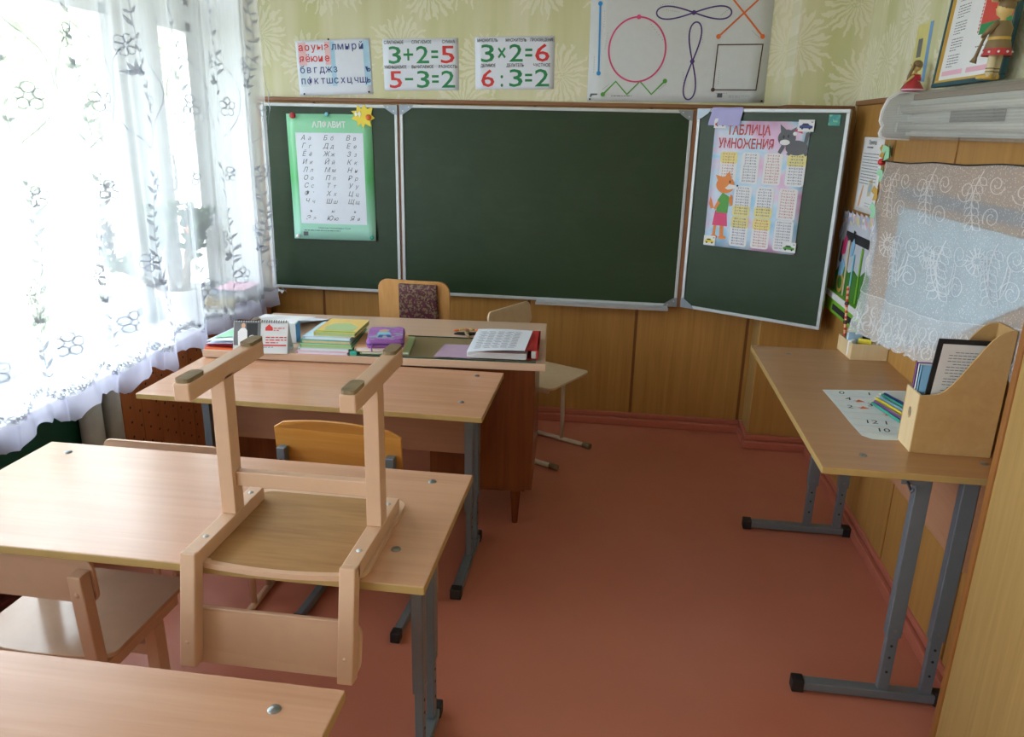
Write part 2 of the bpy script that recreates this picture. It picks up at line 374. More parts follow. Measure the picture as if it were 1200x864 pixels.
def textlines(mb, x, y, wd, n, lh, z, mi, th=0.0018):          # unreadably small print: rows of word-long dashes
    for i in range(n):
        c = x; end = x+wd*(1 if i < n-1 else 0.6)
        while c < end-0.004:
            l = min(rnd.uniform(0.006, 0.022), end-c); mb.poly([(c, y-i*lh), (c+l, y-i*lh), (c+l, y-i*lh+th), (c, y-i*lh+th)], z, mi); c += l+0.004

# ---------------------------------------------------------------- the room
XR, XL, YF, ZC = 2.24, -0.84, -10.2, 3.0
TZ = 1.735                                                          # underside line of the wallpaper
struct('floor', MB().box(-1.25, 2.5, YF-0.1, 0.2, -0.1, 0), 'floor')
struct('ceiling', MB().box(-1.25, 2.5, YF-0.1, 0.2, ZC, ZC+0.1), 'plaster_white')
struct('wall_front', MB().box(-1.25, 2.5, YF-0.15, YF, 0, ZC), 'wallpaper_x')
wb = struct('wall_back', MB().box(-1.25, 2.45, 0.0, 0.15, 0, ZC), 'wallpaper_x')
def panel_row(wall, a0, a1, seam, plane, axis, z0=0.075, z1=TZ-0.02, mat='wall_veneer', sgn=-1):
    xs = [a0]; s = seam
    while s-0.592 > a0: s -= 0.592
    while s < a1-0.02:
        if s > a0+0.02: xs.append(s)
        s += 0.592
    xs.append(a1)
    for i in range(len(xs)-1):
        lo, hi = xs[i]+(0.008 if i else 0), xs[i+1]-(0.008 if i < len(xs)-2 else 0)
        m = MB()
        m.box(lo, hi, plane, plane+sgn*0.012, z0, z1) if axis == 'x' else m.box(plane, plane+sgn*0.012, lo, hi, z0, z1)
        obj('panel', m, mat, wall, 0.0015)
        if i < len(xs)-2:
            c = xs[i+1]; m = MB()
            m.box(c-0.008, c+0.008, plane, plane+sgn*0.008, z0, z1) if axis == 'x' else m.box(plane, plane+sgn*0.008, c-0.008, c+0.008, z0, z1)
            obj('joint_strip', m, 'veneer_joint', wall)
panel_row(wb, -0.80, 1.925, 1.298, 0.0, 'x')
wr = struct('wall_right', MB().box(XR, XR+0.2, YF, 0.0, 0, ZC), 'wallpaper_y')
panel_row(wr, -2.36, -0.215, -1.42, XR, 'y', z1=TZ)
wl = MB(); OP = []; ZS, ZH = 0.62, 2.5
wl.box(-1.2, XL, YF, 0.0, 0, ZS); wl.box(-1.2, XL, YF, 0.0, ZH, ZC)
wl.box(-1.2, XL, YF, -9.9, ZS, ZH); wl.box(-1.2, XL, -7.0, -6.7, ZS, ZH); wl.box(-1.2, XL, -3.75, -3.4, ZS, ZH); wl.box(-1.2, XL, -0.06, 0.0, ZS, ZH)
wlo = struct('wall_left', wl, 'plaster_white')
obj('painted_dado', MB().box(XL, XL+0.006, YF, -0.001, 0.0, ZS-0.001), 'green_paint', wlo)
# boxed column in the far right corner
cc = struct('wall_corner_column', MB().box(1.93, XR, -0.2, 0.0, 0, ZC), 'wallpaper_x')
obj('panel', MB().box(1.921, XR, -0.212, -0.2, 0.075, TZ-0.02), 'wall_veneer', cc, 0.0015)
obj('panel', MB().box(1.918, 1.93, -0.2, -0.012, 0.075, TZ-0.02), 'wall_veneer_pale', cc, 0.0015)
# boxed column nearer the camera on the right
sc_ = struct('wall_side_column', MB().box(2.115, XR, -3.5, -2.33, 0, ZC), 'wallpaper_y')
obj('panel', MB().box(2.10, 2.115, -3.5, -2.318, 0.0, TZ), 'wall_veneer_pale', sc_, 0.001)
obj('panel', MB().box(2.10, XR-0.013, -2.33, -2.318, 0.0, TZ), 'wall_veneer_pale', sc_, 0.001)
obj('corner_strip', MB().box(2.095, 2.112, -2.329, -2.306, 0.0, TZ), 'edge_band_dark', sc_, 0.002)
# wooden rails over the panelling, skirting boards
struct('trim_1', MB().box(-0.80, 1.918, -0.022, 0, TZ-0.02, TZ), 'trim_wood', bevel=0.003)
struct('trim_2', MB().box(1.908, XR-0.02, -0.222, -0.2, TZ-0.02, TZ).box(1.908, 1.93, -0.2, -0.022, TZ-0.02, TZ), 'trim_wood', bevel=0.003)
struct('trim_3', MB().box(XR-0.022, XR, -2.3, -0.222, TZ, TZ+0.022), 'trim_wood', bevel=0.003)
def skirt(name, pts_boxes, mat):
    m = MB()
    for b in pts_boxes: m.box(*b)
    struct(name, m, mat, bevel=0.006)
skirt('baseboard_back', [(-0.8, 1.905, -0.034, 0, 0, 0.045), (-0.8, 1.905, -0.018, 0, 0.045, 0.075)], 'baseboard_paint')
skirt('baseboard_corner', [(1.892, XR, -0.246, -0.2, 0, 0.045), (1.904, XR, -0.23, -0.2, 0.045, 0.075), (1.892, 1.93, -0.2, -0.034, 0, 0.045), (1.904, 1.93, -0.2, -0.02, 0.045, 0.075)], 'baseboard_paint')
skirt('baseboard_right', [(XR-0.034, XR, -2.3, -0.246, 0, 0.045), (XR-0.018, XR, -2.3, -0.23, 0.045, 0.075)], 'baseboard_paint')
skirt('baseboard_left', [(XL, XL+0.045, YF, -1.56, 0, 0.05), (XL, XL+0.025, YF, -1.56, 0.05, 0.11)], 'maroon_paint')

# ---------------------------------------------------------------- windows
def window(name, y0, y1, muls, trans_z):
    XA, XB = -1.15, -1.08
    m = MB(); m.box(XA, XB, y0, y1, ZS, 0.70); m.box(XA, XB, y0, y1, ZH-0.07, ZH); m.box(XA, XB, y0, y0+0.05, 0.7, ZH-0.07); m.box(XA, XB, y1-0.05, y1, 0.7, ZH-0.07)
    wn = struct(name, m, 'window_white', bevel=0.004)
    for a, b in muls: obj('mullion', MB().box(XA-0.02, XB+0.02, a, b, 0.7, ZH-0.07), 'window_white', wn, 0.006)
    edges = [y0+0.05]+[e for ab in muls for e in ab]+[y1-0.05]
    for i in range(0, len(edges), 2):
        a, b = edges[i], edges[i+1]
        obj('transom', MB().box(XA, XB+0.005, a, b, trans_z, trans_z+0.08), 'window_white', wn, 0.004)
        for z0, z1 in ((0.7, trans_z), (trans_z+0.08, ZH-0.07)):
            f = MB()
            for q in ((a, b, z0, z0+0.045), (a, b, z1-0.045, z1), (a, a+0.05, z0, z1), (b-0.05, b, z0, z1)): f.box(XA+0.01, XB-0.005, q[0], q[1], q[2], q[3])
            sa = obj('sash', f, 'window_white', wn, 0.003)
            obj('pane', MB().box(-1.125, -1.121, a+0.048, b-0.048, z0+0.043, z1-0.043), 'pane_glass', sa)
    return wn
w1 = window('window_1', -3.4, -0.06, [(-2.27, -2.17), (-0.80, -0.46)], 2.08)
hd = MB().tube([(-1.04, -0.52, 1.27), (-1.01, -0.52, 1.28), (-1.005, -0.52, 1.36), (-1.01, -0.52, 1.44), (-1.04, -0.52, 1.45)], 0.008, 8)
obj('handle', hd, 'white_plastic', w1)
window('unseen_window_2', -6.7, -3.75, [(-5.3, -5.2)], 2.08); window('unseen_window_3', -9.9, -7.0, [(-8.5, -8.4)], 2.08)  # unseen windows added behind the camera to bring in more daylight
struct('trim_4', MB().box(-1.08, -0.752, -3.45, -0.005, 0.63, 0.66), 'window_white', bevel=0.006)     # the long sill
struct('trim_6', MB().box(-1.08, -0.752, -9.95, -6.95, 0.63, 0.66), 'window_white', bevel=0.006)
struct('trim_5', MB().box(-1.08, -0.752, -6.75, -3.7, 0.63, 0.66), 'window_white', bevel=0.006)

# ---------------------------------------------------------------- outside
def ground():
    m = MB().box(-60, -1.3, -40, 40, -1.3, -1.2); struct('ground', m, 'outdoor_ground')
plain('outdoor_ground', '#b9b9a8', 0.9, var=0.12, scale=0.5); plain('outdoor_wall', '#d8d2c4', 0.9); plain('bark', '#8d7f6e', 0.9)
ground()
fw = thing('garden_wall', 'low pale concrete wall outside the window, seen through the curtain', 'wall', (-6.6, 9.0, -1.2))
obj('wall_base', MB().box(-0.12, 0.12, -14, 14, 0, 0.75), 'outdoor_wall', fw); obj('coping', MB().box(-0.2, 0.2, -14, 14, 0.75, 0.86), 'outdoor_wall', fw, 0.01)
def tree(loc, h, rad, label):
    r = thing('tree', label, 'tree', loc, group='trees outside the window')
    obj('trunk', MB().tube([(0,0,0), (0.05,0.03,h*0.35), (-0.05,0.1,h*0.7)], [0.16, 0.12, 0.05], 10), 'bark', r)
    m = MB(); q = random.Random(int(h*100))
    for i in range(5200):
        d = Vector((q.gauss(0,1), q.gauss(0,1), q.gauss(0,1))).normalized()*(q.random()**0.4)
        c = Vector((d.x*rad, d.y*rad, h*0.58+d.z*h*0.42)); a = Vector((q.uniform(-1,1), q.uniform(-1,1), q.uniform(-1,1))).normalized()
        b = a.orthogonal().normalized(); s = q.uniform(0.10, 0.2)
        m.add([c-a*s, c+b*s*0.5, c+a*s, c-b*s*0.5], [(0,1,2,3)])
    stuff(obj('foliage', m, 'tree_leaf', r, recalc=False))
tree((-9.5, 7.6, -1.2), 7.5, 2.1, 'nearest pale green tree outside, at the left edge of the window')
tree((-10.5, 12.6, -1.2), 8.0, 2.2, 'pale green tree outside, second from the left through the curtain')
tree((-10.0, 17.6, -1.2), 8.0, 2.2, 'pale green tree outside, behind the pot plant on the sill')
tree((-9.0, 22.8, -1.2), 8.5, 2.3, 'pale green tree outside, farthest right through the curtain')
tree((-18.5, 15.0, -1.2), 10.0, 4.0, 'tallest pale green tree outside, behind the other trees')
bush = thing('bush', 'round green bush outside, low at the left end of the window', 'bush', (-5.6, 4.2, -1.2))
m = MB(); q = random.Random(5)
for i in range(1200):
    d = Vector((q.gauss(0,1), q.gauss(0,1), q.gauss(0,1))).normalized()*(q.random()**0.4); c = Vector((d.x*0.6, d.y*0.8, 0.55+d.z*0.55))
    a = Vector((q.uniform(-1,1), q.uniform(-1,1), q.uniform(-1,1))).normalized(); b = a.orthogonal().normalized(); s = q.uniform(0.03, 0.07)
    m.add([c-a*s, c+b*s*0.5, c+a*s, c-b*s*0.5], [(0,1,2,3)])
stuff(obj('foliage', m, 'tree_leaf', bush, recalc=False)); obj('stem', MB().tube([(0,0,0), (0,0,0.5)], 0.04), 'bark', bush)

# ---------------------------------------------------------------- sheer curtain
CZ1 = 2.62
def cx(y, z):
    t = (CZ1-z)/2.0
    ph = y*24+1.2*math.sin(y*5.1)
    a = 0.026*math.sin(ph+0.5*math.sin(ph))+0.007*math.sin(y*63+2.0)*t+0.006*math.sin(y*13+z*2.2)
    yc = ((y+0.09*math.sin(y*2.3)) % 0.24)-0.12; a += 0.017*math.exp(-(yc/0.008)**2)*(0.5+0.5*min(1, t+0.3))
    return -0.696+a*(0.75+0.25*t)+0.012*math.sin(y*3.0)
def hem_z(y): return 0.572+0.055*abs(math.sin(y*10.5+0.6))+0.012*abs(math.sin(y*43))
CY0, CY1 = -3.45, -0.17
cu_ = thing('curtain', 'white sheer embroidered curtain hanging in front of the left window', 'curtain', (0, 0, 0))
def cpt(y, z, off=0.0): return (cx(y, z)+off, y, z)
def cgrid(u, v):
    y = CY0+(CY1-CY0)*u; zb = hem_z(y)+0.085; return cpt(y, CZ1+(zb-CZ1)*v)
obj('sheer_panel', MB().grid(cgrid, 1500, 16), 'sheer', cu_, recalc=False)
def hgrid(u, v):
    y = CY0+(CY1-CY0)*u; z = hem_z(y)+0.088*(1-v); return cpt(y, z, 0.002+0.012*v*math.sin(y*60))
obj('scalloped_hem', MB().grid(hgrid, 1500, 4), 'curtain_hem', cu_, recalc=False)
em = MB()
def cstroke(pts, wd, closed=False):                                   # thread laid on the cloth, (y, z) points
    n = len(pts); L = []; Q = []
    for i in range(n):
        a = Vector(pts[max(i-1, 0)]); b = Vector(pts[min(i+1, n-1)]); d = (b-a).normalized() if (b-a).length else Vector((1,0)); nn = Vector((-d.y, d.x))*wd/2
        p = Vector(pts[i]); L.append(cpt(*(p+nn), 0.0015)); Q.append(cpt(*(p-nn), 0.0015))
    em.add(L+Q, [[i, i+1, n+i+1, n+i] for i in range(n-1)])
def cleaf(y, z, ang, ln, wd):
    o = []
    for t, s in ((0,0), (0.3,1), (0.65,0.8), (1,0), (0.65,-0.8), (0.3,-1)):
        a, b = t*ln, s*wd/2; o.append(cpt(y+a*math.cos(ang)-b*math.sin(ang), z+a*math.sin(ang)+b*math.cos(ang), 0.0015))
    em.add(o, [list(range(6))])
def cflower(y, z, r, n=5):
    for k in range(n):
        a = 2*math.pi*k/n+0.3; c = (y+r*0.6*math.cos(a), z+r*0.6*math.sin(a))
        cstroke([(c[0]+r*0.38*math.cos(t*math.pi/4), c[1]+r*0.38*math.sin(t*math.pi/4)) for t in range(9)], 0.005)
q = random.Random(11); y = CY1-0.08; k = 0
while y > CY0+0.15:
    for z0, z1 in ((0.74, 1.42), (1.55, 2.5)):
        pts = [(y+0.035*math.sin(z*7+k), z) for z in [z0+(z1-z0)*i/22 for i in range(23)]]
        cstroke(pts, 0.004)
        for i, (py, pz) in enumerate(pts[1:-1]):
            sgn = 1 if i % 2 else -1; cleaf(py, pz, math.pi/2-sgn*0.8, 0.034+0.02*q.random(), 0.015)
            if i % 3 == 0: cleaf(py, pz, math.pi/2+sgn*1.2, 0.03, 0.012)
        cflower(y+0.07, z0+0.12, 0.045); cflower(y-0.06, z0+0.32, 0.04, 6); cflower(y+0.05, z1-0.06, 0.035)
        for a in (0.2, 0.9, 1.6, 2.3, 3.0): cleaf(y-0.03, z0+0.22, a, 0.058, 0.02)
    for s in (-1, 1):                                                   # long garland arcs
        cstroke([(y+s*0.16*math.sin(t*math.pi/12), 1.50+0.42*t/12) for t in range(13)], 0.004)
    y -= 0.33; k += 1
y = CY1-0.01
while y > CY0+0.02:
    z = hem_z(y)+0.10; cflower(y, z+0.012*math.sin(y*40), 0.013, 4); cleaf(y-0.012, z+0.01, 2.2, 0.02, 0.009); y -= 0.026
stuff(obj('embroidery', em, 'embroidery', cu_, recalc=False))
cr_ = MB().tube([(-0.70, -3.5, CZ1+0.01), (-0.70, -0.14, CZ1+0.01)], 0.012, 10)
obj('curtain_rod', cr_, 'window_white', cu_)
# the unseen windows behind the camera stay uncurtained to brighten the room

# things under the sill
for i, (yy, rr, lab) in enumerate(((-1.655, 0.042, 'wider grey pipe under the sill, nearest the green wall'), (-1.53, 0.036, 'narrower grey pipe under the sill, beside the perforated board'))):
    tag(obj('heating_pipe', MB().tube([(-0.785, yy, 0.0), (-0.785, yy, 0.625)], rr, 16), 'pipe_gray'), lab, 'pipe', 'grey pipes below the window')
rs = thing('radiator_screen', 'brown perforated wooden board closing the space below the far windowsill', 'screen', (-0.80, 0, 0))
yb = -1.47
while yb < -0.10:
    o = obj('board', MB().box(0, 0.018, yb, yb+0.125, 0.01, 0.605), 'mahogany_light', rs, 0.002) if 'mahogany_light' in MATS else None
    if o is None:
        wood('mahogany_light', '#a8663a', '#c07f4e', (30, 30, 1.6), 0.4); o = obj('board', MB().box(0, 0.018, yb, yb+0.125, 0.01, 0.605), 'mahogany_light', rs, 0.002)
    yb += 0.128
pf = MB()
for i in range(22):
    for j in range(8):
        cy, cz = -1.42+i*0.06, 0.08+j*0.065+(0.03 if i % 2 else 0)
        pf.add([(0.0186, cy+0.006*math.cos(t*math.pi/4), cz+0.006*math.sin(t*math.pi/4)) for t in range(8)], [list(range(8))])
stuff(obj('perforations', pf, 'black', rs))

# ---------------------------------------------------------------- pot plant, books on the sill
pp = thing('potted_plant', 'jade plant with thick stems in a white plastic pot on the windowsill', 'plant', (-0.885, -0.775, 0.66))
obj('saucer', MB().lathe([(0, 0.001), (0.085, 0.001), (0.108, 0.018), (0.102, 0.018), (0.08, 0.006), (0, 0.006)], 28), 'white_plastic', pp)
obj('pot', MB().lathe([(0, 0.007), (0.075, 0.007), (0.078, 0.02), (0.105, 0.15), (0.118, 0.152), (0.12, 0.182), (0.108, 0.182), (0.1, 0.16), (0, 0.155)], 28, mi=0), 'white_plastic', pp)
obj('soil', MB().lathe([(0.1, 0.158), (0.05, 0.166), (0, 0.168)], 20), 'bark', pp)
q = random.Random(3)
def branch(mb, lf, p, d, ln, r, depth):
    pts = [Vector(p)]; dd = Vector(d).normalized()
    for i in range(4):
        dd = (dd+Vector((q.uniform(-.25,.25), q.uniform(-.25,.25), q.uniform(-.05,.2)))).normalized(); pts.append(pts[-1]+dd*ln/4)
    mb.tube(pts, [r, r*0.9, r*0.8, r*0.72, r*0.62], 7)
    if depth > 0:
        for k in range(2 if depth > 1 else 3):
            nd = (dd+Vector((q.uniform(-.9,.9), q.uniform(-.9,.9), q.uniform(-.2,.5)))).normalized(); branch(mb, lf, pts[-1 if k else 3], nd, ln*0.72, r*0.62, depth-1)
    if depth <= 1:
        for p_ in pts[1:]+[pts[-1]]:
            for k in range(4):
                v = (dd*0.5+Vector((q.uniform(-1,1), q.uniform(-1,1), q.uniform(-.5,.9)))).normalized(); s = q.uniform(0.016, 0.027)
                b = v.orthogonal().normalized(); b = b*math.cos(k)+v.cross(b)*math.sin(k); nn = v.cross(b)*s*0.18; c = p_+v*s
                ring = [c-v*s, c-v*s*0.3+b*s*0.5, c+v*s*0.5+b*s*0.55, c+v*s, c+v*s*0.5-b*s*0.55, c-v*s*0.3-b*s*0.5]
                lf.add([x for x in ring]+[c+nn, c-nn], [(i, (i+1) % 6, 6) for i in range(6)]+[((i+1) % 6, i, 7) for i in range(6)])
st_, lf_ = MB(), MB()
for d, ln in (((0.25, 0.05, 1), 0.19), ((-0.35, -0.35, 0.8), 0.2), ((0.05, 0.3, 1), 0.19), ((-0.1, -0.75, 0.45), 0.24)): branch(st_, lf_, (d[0]*0.06, d[1]*0.06, 0.15), d, ln, 0.021, 2)
lean = lambda x, y, z: (max(-0.15, min(0.145, x)), y, z)
st_.map(lean); lf_.map(lean)
obj('stem', st_, 'bark', pp); stuff(obj('leaves', lf_, 'leaf_mix', pp, recalc=False))
obj('bloom', MB().sphere((0.07, 0.0, 0.46), 0.02, 10), 'orange', pp)
def book(name, label, loc, rz, wx, wy, th, cover, group=None, pages='paper', cat='book', top=None):
    r = thing(name, label, cat, loc, (0, 0, rz), group)
    obj('pages', MB().box(-wx/2+0.004, wx/2-0.004, -wy/2+0.004, wy/2-0.002, 0.0015, th-0.0015), pages, r)
    c = MB().box(-wx/2, wx/2, -wy/2, wy/2, 0, 0.0016).box(-wx/2, wx/2, -wy/2, wy/2, th-0.0016, th); c.box(-wx/2-0.001, -wx/2+0.0015, -wy/2, wy/2, 0, th)
    obj('cover', c, cover, r)
    return r
z = 0.66; gs = 'books stacked at the far end of the sill'
for i, (th, cv, lab, rz) in enumerate(((0.018, 'cover_yellow', 'bottom yellow book of the stack at the far sill end', 0.1), (0.016, 'yellow', 'second yellow book from the bottom on the far sill end', -0.05),
        (0.018, 'cover_yellow', 'upper yellow book under the blue books on the sill', 0.04), (0.03, 'skyblue', 'thick light blue book on the yellow ones on the sill', 0.15), (0.012, 'pale_pink', 'thin pink book on top of the sill stack', 0.05))):
    book('book', lab, (-0.90+0.01*i, -0.33+0.012*i, z), rz, 0.17, 0.22, th, cv, gs); z += th
t = thing('desk_box', 'small grey upright box beside the books at the far sill corner', 'box', (-0.86, -0.115, 0.66))
obj('body', MB().box(-0.05, 0.05, -0.03, 0.03, 0, 0.075), 'grayc', t, 0.003); obj('lid', MB().box(-0.052, 0.052, -0.032, 0.032, 0.075, 0.09), 'paper_gray', t, 0.002)
m = MB(); q = random.Random(2)
m.grid(lambda u, v: (-0.775+0.07*u+0.01*math.sin(9*v), -0.05+0.035*v, 0.667+0.018*abs(math.sin(7*u+3*v))+0.012*math.sin(11*v)**2), 8, 6)
tag(obj('crumpled_paper', m, 'paper'), 'crumpled white paper scrap on the end of the windowsill by the back wall', 'paper')

# ---------------------------------------------------------------- blackboard
BY = -0.05
bb = thing('blackboard', 'green three-part school blackboard with white metal frame on the back wall', 'blackboard', (0, 0, 0))
def bpanel(mb_face, mb_frame, x0, x1, z0, z1, yb, yf):
    mb_face.box(x0+0.012, x1-0.012, yb, yf+0.003, z0+0.012, z1-0.012)
    for q_ in ((x0, x1, z0, z0+0.016), (x0, x1, z1-0.016, z1), (x0, x0+0.016, z0+0.016, z1-0.016), (x1-0.016, x1, z0+0.016, z1-0.016)): mb_frame.box(q_[0], q_[1], yb, yf-0.004, q_[2], q_[3])
f, g = MB(), MB(); bpanel(f, g, 0.003, 1.503, 0.708, 1.708, -0.014, BY); c = obj('centre_panel', f, 'board', bb); obj('panel_frame', g, 'aluminium', c, 0.002)
f, g = MB(), MB(); bpanel(f, g, -0.762, -0.010, 0.706, 1.704, -0.028, BY); c = obj('left_wing', f, 'board', bb); obj('panel_frame', g, 'aluminium', c, 0.002)
WH, WE = Vector((1.525, -0.05, 0)), Vector((2.152, -0.412, 0)); WD = (WE-WH).normalized(); WN = Vector((WD.y, -WD.x, 0))
f, g = MB(), MB(); bpanel(f, g, 0.0, 0.725, 0.710, 1.716, 0.022, 0.0)
Mw = Matrix((WD, -WN, Vector((0,0,1)))).transposed().to_4x4(); Mw.translation = WH
wmap = lambda x, y, z: tuple(Mw @ Vector((x, y, z)))
c = obj('right_wing', f.map(wmap), 'board', bb); obj('panel_frame', g.map(wmap), 'aluminium', c, 0.002)
for x, zc, sx, sz in ((-0.010, 1.704, -1, -1), (0.003, 1.706, 1, -1), (-0.010, 0.708, -1, 1), (0.003, 0.710, 1, 1), (1.503, 1.706, -1, -1), (1.503, 0.710, -1, 1)):
    p = [(x, zc), (x+sx*0.075, zc), (x+sx*0.06, zc+sz*0.02), (x+sx*0.022, zc+sz*0.045), (x, zc+sz*0.05)]
    h = obj('hinge', MB().prism(p, BY-0.0045, BY-0.0075, 'y'), 'hinge_steel', bb)
    for dx, dz in ((0.018, 0.03), (0.05, 0.011)): obj('rivet', MB().add([(x+sx*dx+0.004*math.cos(k*math.pi/3), BY-0.0085, zc+sz*dz+0.004*math.sin(k*math.pi/3)) for k in range(6)], [list(range(6))]), 'aluminium', h)
for zc, sz in ((1.714, -1), (0.712, 1)):
    p = [(0, zc), (0.075, zc), (0.06, zc+sz*0.02), (0.022, zc+sz*0.045), (0, zc+sz*0.05)]; obj('hinge', MB().prism(p, -0.0045, -0.0075, 'y').map(wmap), 'hinge_steel', bb)
obj('hinge_post', MB().box(1.505, 1.523, -0.05, -0.014, 0.712, 1.706), 'trim_wood', bb); obj('hinge_post', MB().box(-0.0095, 0.0025, -0.045, -0.02, 0.71, 1.70), 'trim_wood', bb)
tr = MB().prism([(-0.046, 0.708), (-0.125, 0.700), (-0.130, 0.716), (-0.126, 0.716), (-0.120, 0.706), (-0.046, 0.714)], 0.752, 1.455, 'x'); obj('chalk_tray', tr, 'aluminium', bb)
st = MB().box(0.635, 0.685, -0.0005, 0.003, 1.645, 1.692).map(wmap); obj('sticker', st, 'hologram', bb)

# ---------------------------------------------------------------- furniture: student desks
def student_desk(label, loc, rz, h, D=0.49, W=1.2, top='beech_top', band='edge_band', group=None, inset=0.095):
    r = thing('student_desk', label, 'desk', loc, (0, 0, rz), group)
    tt = MB().box(-W/2, W/2, -D/2, D/2, h-0.020, h, 1, 0); obj('tabletop', tt, [top, band], r, 0.0025)
    for sx in (-1, 1):
        for y in (-D/2+0.13, D/2-0.06):
            obj('screw_cap', MB().lathe([(0.011, 0), (0.009, 0.0025), (0, 0.0032)], 12, (sx*(W/2-inset), y, h)), 'cap_grey', r)
        x = sx*(W/2-inset)
        b = obj('foot_bar', MB().box(x-0.0175, x+0.0175, -0.185, 0.195, 0.008, 0.036), 'gray_steel', r, 0.003)
        for y0, y1 in ((-0.215, -0.18), (0.19, 0.225)): obj('end_cap', MB().box(x-0.02, x+0.02, y0, y1, 0.0, 0.041), 'dark_cap', b, 0.004)
        for y in (0.045, 0.165):
            lg = obj('leg', MB().box(x-0.011, x+0.011, y-0.016, y+0.016, 0.036, 0.30), 'gray_steel', r, 0.002)
            obj('sleeve', MB().box(x-0.015, x+0.015, y-0.021, y+0.021, 0.22, h-0.03), 'gray_steel', lg, 0.003)
            bo = MB()
            for zz in (0.10, 0.15, 0.19): bo.tube([(x-0.0125, y, zz), (x+0.0125, y, zz)], 0.004, 8)
            stuff(obj('adjusting_holes', bo, 'dark_cap', lg))
            obj('screw', MB().tube([(x-0.018, y, 0.245), (x+0.018, y, 0.245)], 0.005, 8), 'cap_grey', lg)
        obj('top_strip', MB().box(x-0.014, x+0.014, -0.17, 0.20, h-0.045, h-0.0205), 'gray_steel', r, 0.002)
        obj('bag_hook', MB().tube([(x+sx*0.014, 0.0, h-0.06), (x+sx*0.05, 0.0, h-0.075), (x+sx*0.062, 0.0, h-0.062)], 0.004, 6).box(min(x+sx*0.012, x+sx*0.018), max(x+sx*0.012, x+sx*0.018), -0.015, 0.06, h-0.068, h-0.05), 'gray_steel', r)
    obj('modesty_panel', MB().box(-W/2+inset-0.013, W/2-inset+0.013, 0.188, 0.204, h-0.325, h-0.0205), 'beech_panel', r, 0.001)
    return r
gd = 'student desks in the row by the window'
student_desk('beech student desk farthest from the camera, in front of the teacher desk', (0.166, -1.628, 0), 0, 0.712, 0.484, 1.205, group=gd)
student_desk('beech student desk with a chair turned upside down on it', (0.222, -2.604, 0), 0, 0.735, 0.525, 1.21, group=gd)
student_desk('beech student desk nearest the camera, cut off by the bottom left corner of the photo', (0.168, -3.415, 0), 0, 0.735, 0.49, 1.21, group=gd)
student_desk('beech desk standing along the right wall with boxes and papers on it', (1.985, -1.615, 0), R(-90), 0.777, 0.50, 1.2, 'beech_top_dim', 'edge_band', inset=0.10)

